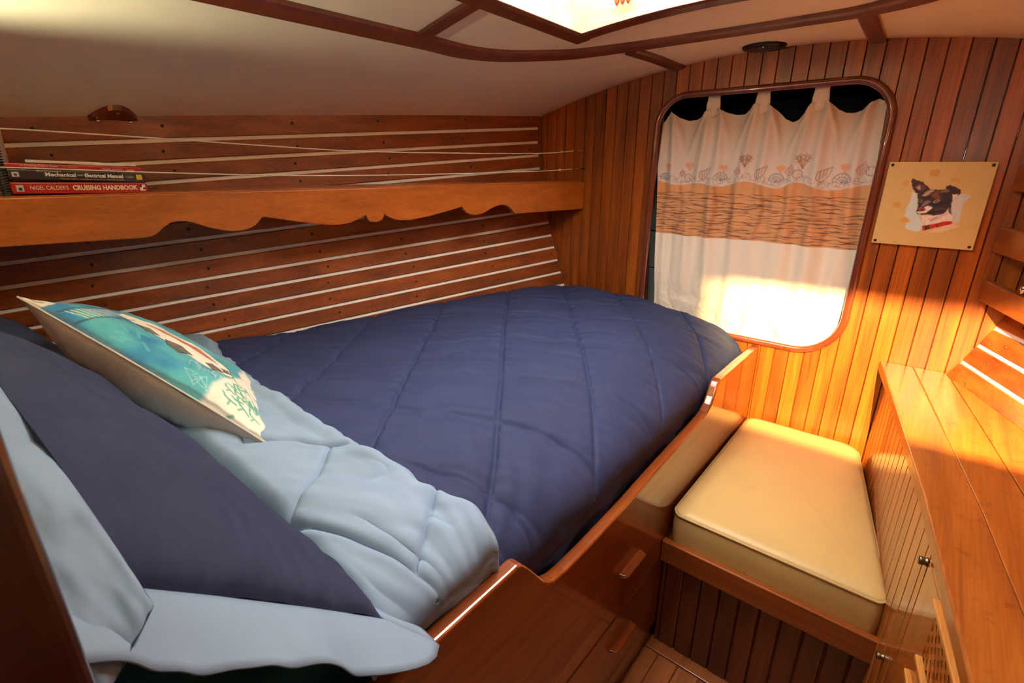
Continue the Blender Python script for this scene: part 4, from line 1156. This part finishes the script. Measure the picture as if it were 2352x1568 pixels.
# ------------------------------------------------------------------ pillows
def pillow(c00, c10, c11, c01, tf, tb, n=90, m=70, pinch=.05, power=.5, wr=.004, seed=1, crease=1.0):
    """corner points; u runs c00->c10, v runs c00->c01; returns front and back grids"""
    u = np.linspace(0, 1, n); v = np.linspace(0, 1, m)
    Ug, Vg = np.meshgrid(u, v, indexing='ij')
    a, b = 2 * Ug - 1, 2 * Vg - 1
    up = .5 + .5 * a * (1 - pinch * (1 - b ** 2)); vp = .5 + .5 * b * (1 - pinch * (1 - a ** 2))
    c00, c10, c11, c01 = [np.array(c, float) for c in (c00, c10, c11, c01)]
    def bil(s, t):
        return (c00 * ((1 - s) * (1 - t))[..., None] + c10 * (s * (1 - t))[..., None] + c11 * (s * t)[..., None] + c01 * ((1 - s) * t)[..., None])
    base = bil(up, vp)
    nn = np.cross(c10 - c00, c01 - c00); nn /= np.linalg.norm(nn)
    prof = np.clip((1 - np.abs(a) ** 2.6) * (1 - np.abs(b) ** 2.6), 0, 1) ** power
    edge = np.clip(1 - np.minimum(1 - np.abs(a), 1 - np.abs(b)) / .30, 0, 1)
    ang = np.arctan2(b, a)
    wk = wr * (fbm(Ug * 4, Vg * 4, 3, seed) * .8 + crease * edge * prof ** .35 * .5 * pn(np.where(np.abs(a) > np.abs(b), Vg * 22, Ug * 30), edge * 1.2, seed + 3))
    fr = base + nn * (tf * prof + wk * (prof > 0))[..., None]
    bk_ = base - nn * (tb * prof + wk)[..., None]
    return fr, bk_, nn, (Ug, Vg), base

def wgrid(name, A, mat, parent, cols=None, flip=False, solid=0.0):
    return mkgrid(name, 2 * A[..., 0], 2 * A[..., 1], 2 * A[..., 2] + CAMZ, mat, parent, cols, flip, solid)

def flange(c00, c10, c11, c01, wid, nn, name, mat, parent, sides='urdl', seed=3, droop=0.0, pinch=.05):
    """flat border sewn round a sham"""
    C = [np.array(c, float) for c in (c00, c10, c11, c01)]
    cen = sum(C) / 4
    N_ = 60
    ring_in, ring_out = [], []
    for k in range(4):
        p, q = C[k], C[(k + 1) % 4]
        e_ = (q - p) / np.linalg.norm(q - p); out = np.cross(e_, nn); 
        if np.dot(out, (p + q) / 2 - cen) < 0: out = -out
        for i in range(N_):
            t = i / N_; b = 2 * t - 1
            ring_in.append(p + (q - p) * t - out * (pinch * .5 * np.linalg.norm(C[(k + 3) % 4] - p) * (1 - b * b)))
    ring_in = np.array(ring_in); n_ = len(ring_in)
    for i in range(n_):
        d_ = ring_in[i] - cen
        tan_ = ring_in[(i + 3) % n_] - ring_in[(i - 3) % n_]; out = np.cross(tan_, nn); out /= np.linalg.norm(out)
        if np.dot(out, d_) < 0: out = -out
        ring_out.append(out)
    ring_out = np.array(ring_out)
    for _ in range(6): ring_out = (ring_out + np.roll(ring_out, 1, 0) + np.roll(ring_out, -1, 0)); ring_out /= np.linalg.norm(ring_out, axis=1)[:, None]
    m_ = 9; G = np.zeros((n_ + 1, m_, 3))
    for j in range(m_):
        t = j / (m_ - 1)
        for i in range(n_ + 1):
            k = i % n_
            wob = .0045 * t * pn(np.array(k * 20 / n_ * 1.3), np.array(t * .6), seed) + .0012 * t * pn(np.array(k * 52 / n_), np.array(t * .8), seed + 2)
            G[i, j] = ring_in[k] + ring_out[k] * wid * t + np.array(nn) * wob * 2 - np.array([0, 0, droop]) * t ** 1.5
    return wgrid(name, G, mat, parent, solid=.002)

# navy sham nearest the quilt
s1 = thing('pillow_sham', w(-.45, .05, -.25), 'large navy pillow with light blue flange lying against the turned-back quilt', 'pillow')
c00, c10, c11, c01 = (-.226, .140, -.283), (-.655, .075, -.205), (-.68, -.085, -.075), (-.252, -.036, -.128)
fr, bk_, nn, _, _ = pillow(c00, c10, c11, c01, -.052, -.040, 240, 150, .03, .5, .007, 3, crease=1.8)
wgrid('front', fr, M['navy2'], s1); wgrid('back', bk_, M['navy2'], s1, flip=True)
flange(c00, c10, c11, c01, .040, -nn, 'flange', M['sky'], s1, seed=4, droop=.012, pinch=.03)

# light blue reverse of the second sham, close to the lens
s2 = thing('pillow_sham', w(-.40, -.03, -.25), 'light blue underside of a pillow leaning at the berth head beside the door post', 'pillow')
c00, c10, c11, c01 = (-.224, .0300, -.178), (-.470, -.016, -.025), (-.455, -.125, -.06), (-.200, -.065, -.208)
fr, bk_, nn, _, _ = pillow(c00, c10, c11, c01, .018, .012, 150, 110, -.10, .5, .007, 13)
wgrid('front', fr, M['sky'], s2); wgrid('back', bk_, M['navy2'], s2, flip=True)

s3 = thing('pillow_sham', w(-.78, .0, -.25), 'navy pillow in the hull corner behind the sea print cushion', 'pillow')
c00, c10, c11, c01 = (-.66, .10, -.255), (-.905, .10, -.25), (-.905, -.03, -.135), (-.66, -.06, -.11)
fr, bk_, nn, _, _ = pillow(c00, c10, c11, c01, -.04, -.03, 90, 70, .03, .5, .005, 23)
wgrid('front', fr, M['navy2'], s3); wgrid('back', bk_, M['navy2'], s3, flip=True)

# sea print cushion
s4 = thing('throw_pillow', w(-.6, .13, -.25), 'square linen throw pillow printed with teal sea life, leaning by the hull', 'pillow')
c00 = np.array((-.440, .178, -.256)); c10 = np.array((-.645, .0560, -.1160))
c01 = np.array((-.655, .262, -.292)); c11 = np.array((-.825, .150, -.190))
fr, bk_, nn, (Ug, Vg), base = pillow(c00, c10, c11, c01, -.030, -.050, 260, 240, .08, .62, .004, 33)
img = np.ones(Ug.shape + (3,)) * lin(232, 226, 204)
wob = .03 * fbm(Ug * 5, Vg * 5, 3, 71)
teal = sm(.27, .30, Ug + wob + .10 * sm(.10, .45, Vg))
tc_ = lin(40, 140, 165) * (1 + .55 * fbm(Ug * 9, Vg * 7, 4, 75))[..., None]
tb_ = lin(18, 92, 158); tg_ = lin(96, 186, 178)
mixn = sm(-.35, .45, fbm(Ug * 4 + 3, Vg * 5, 3, 77) + .8 * (Ug - .55))[..., None]
tc_ = tc_ * .4 + (tb_ * mixn + tg_ * (1 - mixn)) * .6
img = img * (1 - teal[..., None]) + tc_ * teal[..., None]
U_, V_ = Ug, Vg
def pstroke(pl_, wd_, c_, al=1.0):
    global img
    m_ = np.clip(1.5 - segdist(U_ + .25 * wob, V_ + .2 * wob, pl_) / wd_, 0, 1) * al
    img = img * (1 - m_[..., None]) + lin(*c_) * m_[..., None]
def pfill(poly, c_, al=1.0, b_=1):
    global img
    m_ = blur(inpoly(U_ + .3 * wob, V_ + .3 * wob, poly).astype(float), b_) * al
    img = img * (1 - m_[..., None]) + lin(*c_) * m_[..., None]
# fine white wave scribbles in the pale water, dashes in the deep water
rs = random.Random(5)
for k in range(16):
    a, b = rs.uniform(.24, .46), rs.uniform(.03, .22)
    pstroke([(a + rs.uniform(-.04, .04), b + rs.uniform(-.05, .05)) for _ in range(5)], .0016, (186, 224, 224), .5)
for k in range(9):
    a, b = rs.uniform(.55, .80), rs.uniform(.04, .25)
    pstroke([(a, b), (a + rs.uniform(.02, .05), b + rs.uniform(-.02, .05))], .007, (96, 190, 196), .5)
# pale fish with dark fins and a red back
pfill([(.22, .30), (.34, .22), (.48, .21), (.62, .24), (.78, .30), (.80, .40), (.62, .46), (.40, .50), (.24, .42)], (236, 230, 210))
pfill([(.30, .40), (.44, .345), (.58, .345), (.68, .37), (.60, .42), (.42, .45)], (186, 96, 70), .95)
for poly in ([(.27, .29), (.32, .24), (.36, .27), (.33, .33)], [(.42, .245), (.47, .19), (.53, .20), (.55, .25), (.48, .28)], [(.58, .255), (.63, .23), (.70, .27), (.64, .30)], [(.23, .33), (.27, .30), (.285, .36), (.25, .385)]):
    pfill(poly, (104, 100, 92)); pstroke(poly + poly[:1], .003, (44, 46, 50))
    cx2, cy2 = sum(p[0] for p in poly) / len(poly), sum(p[1] for p in poly) / len(poly)
    for p in poly: pstroke([(cx2, cy2), p], .0018, (60, 60, 60), .7)
pstroke([(.22, .30), (.34, .22), (.48, .21), (.62, .24), (.78, .30), (.86, .33)], .0035, (46, 52, 60))
pstroke([(.22, .30), (.24, .42), (.40, .50)], .0035, (46, 52, 60))
# far corner: eye and a fan of pale streaks
pfill([(.92, .0), (1, .0), (1, .12), (.93, .10)], (226, 222, 200)); pstroke([(.962, .045), (.975, .05)], .017, (40, 60, 74)); pstroke([(.962, .045), (.968, .047)], .009, (226, 222, 200))
for k in range(13):
    pstroke([(.865 - .004 * k, .05 + .024 * k), (.79 - .003 * k, .07 + .026 * k)], .0032, (226, 218, 196), .9)
pstroke([(.80, .01), (.785, .10), (.75, .22), (.72, .34)], .005, (28, 62, 74), .8)
pstroke([(.875, .02), (.87, .12), (.83, .28)], .006, (24, 56, 66), .7)
# green coral sprigs in the pale corner
for k in range(26):
    a, b = rs.uniform(.0, .20), rs.uniform(.015, .42)
    t0 = rs.uniform(-60, 80); r = rs.uniform(.03, .065)
    pts_ = [(a, b), (a + r * math.cos(math.radians(t0)), b + r * math.sin(math.radians(t0)))]
    pstroke(pts_, .0055, (84, 160, 138), .95)
    pstroke([pts_[1], (pts_[1][0] + r * .5 * math.cos(math.radians(t0 + 50)), pts_[1][1] + r * .5 * math.sin(math.radians(t0 + 50)))], .0048, (84, 160, 138), .95)
    pstroke([((a + pts_[1][0]) / 2, (b + pts_[1][1]) / 2), (a + r * .8 * math.cos(math.radians(t0 - 45)), b + r * .8 * math.sin(math.radians(t0 - 45)))], .0045, (96, 170, 146), .9)
pstroke([(0, .008), (1, .008)], .006, (70, 80, 84), .6)
wgrid('print_face', fr, M['pillowprint'], s4, cols=img)
wgrid('linen_back', bk_, M['linen'], s4, flip=True)
seam = [tuple(base[i, 0]) for i in range(0, 260, 3)]
mk('piped_seam', tube([w(*p) for p in seam], .0022, 6), M['linen'], s4, smooth=True)

# ------------------------------------------------------------------ unseen lamps added as fill
# unseen uplight added at the berth head; its plate cuts the ceiling light
Lh = Vector((-.600, -.075, .045))
rl = thing('head_fill_lamp', w(Lh.x, -.143, Lh.z - .03), 'small unseen uplight added at the head bulkhead, with a light-cutting plate', 'lamp')
A_, B_ = Vector((-.735, .06, .124)), Vector((-.620, .569, .145))
top0 = Lh + (A_ - Lh) * .30; top1 = Lh + (B_ - Lh) * .11
top00 = Lh + (A_ + (A_ - B_) * .5 - Lh) * .30
ring = [top00, top0, top1]
v = [w(*p) for p in ring] + [w(p.x, p.y, p.z - .09) for p in ring]
sh_ = mk('shade', (v, [(0, 1, 4, 3), (1, 2, 5, 4)]), M['lampshell'], rl)  # plate added to give the ceiling light its straight edge
md = sh_.modifiers.new('thickness', 'SOLIDIFY'); md.thickness = .002
mk('arm', tube([w(Lh.x, -.146, Lh.z - .03), w(Lh.x, -.11, Lh.z - .03), w(Lh.x, Lh.y, Lh.z - .0145)], .004, 8), M['brass'], rl, smooth=True)
mk('bowl', lathe([(.004, -.030), (.030, -.024), (.046, -.006), (.050, .006), (.047, .006), (.043, -.005), (.028, -.020), (.004, -.024)], w(*Lh), (0, 0, 1), 24), M['brass'], rl, smooth=True)
light('head_fill_bulb', 'POINT', w(Lh.x, Lh.y, Lh.z), P_HEAD, (1.0, .93, .62), shadow_soft_size=.012)

dm = thing('aft_fill_lamp', w(.02, -.58, -.06), 'unseen brass bowl uplighter added as fill behind the viewer', 'lamp')
o_ = Vector(w(.02, -.54, .02))
mk('base', tube([Vector(w(.02, YN, -.01)), Vector(w(.02, -.58, -.01)), o_ - Vector((0, 0, .035))], .008, 10), M['brass'], dm, smooth=True)
mk('bowl', lathe([(.004, -.045), (.05, -.036), (.075, -.008), (.080, .010), (.076, .010), (.070, -.008), (.046, -.030), (.004, -.038)], o_, (0, 0, 1), 28), M['brass'], dm, smooth=True)
light('aft_fill_bulb', 'POINT', o_, P_AFT_FILL, (1.0, .95, .86), shadow_soft_size=.02)  # added fill, brightens the ceiling from out of view
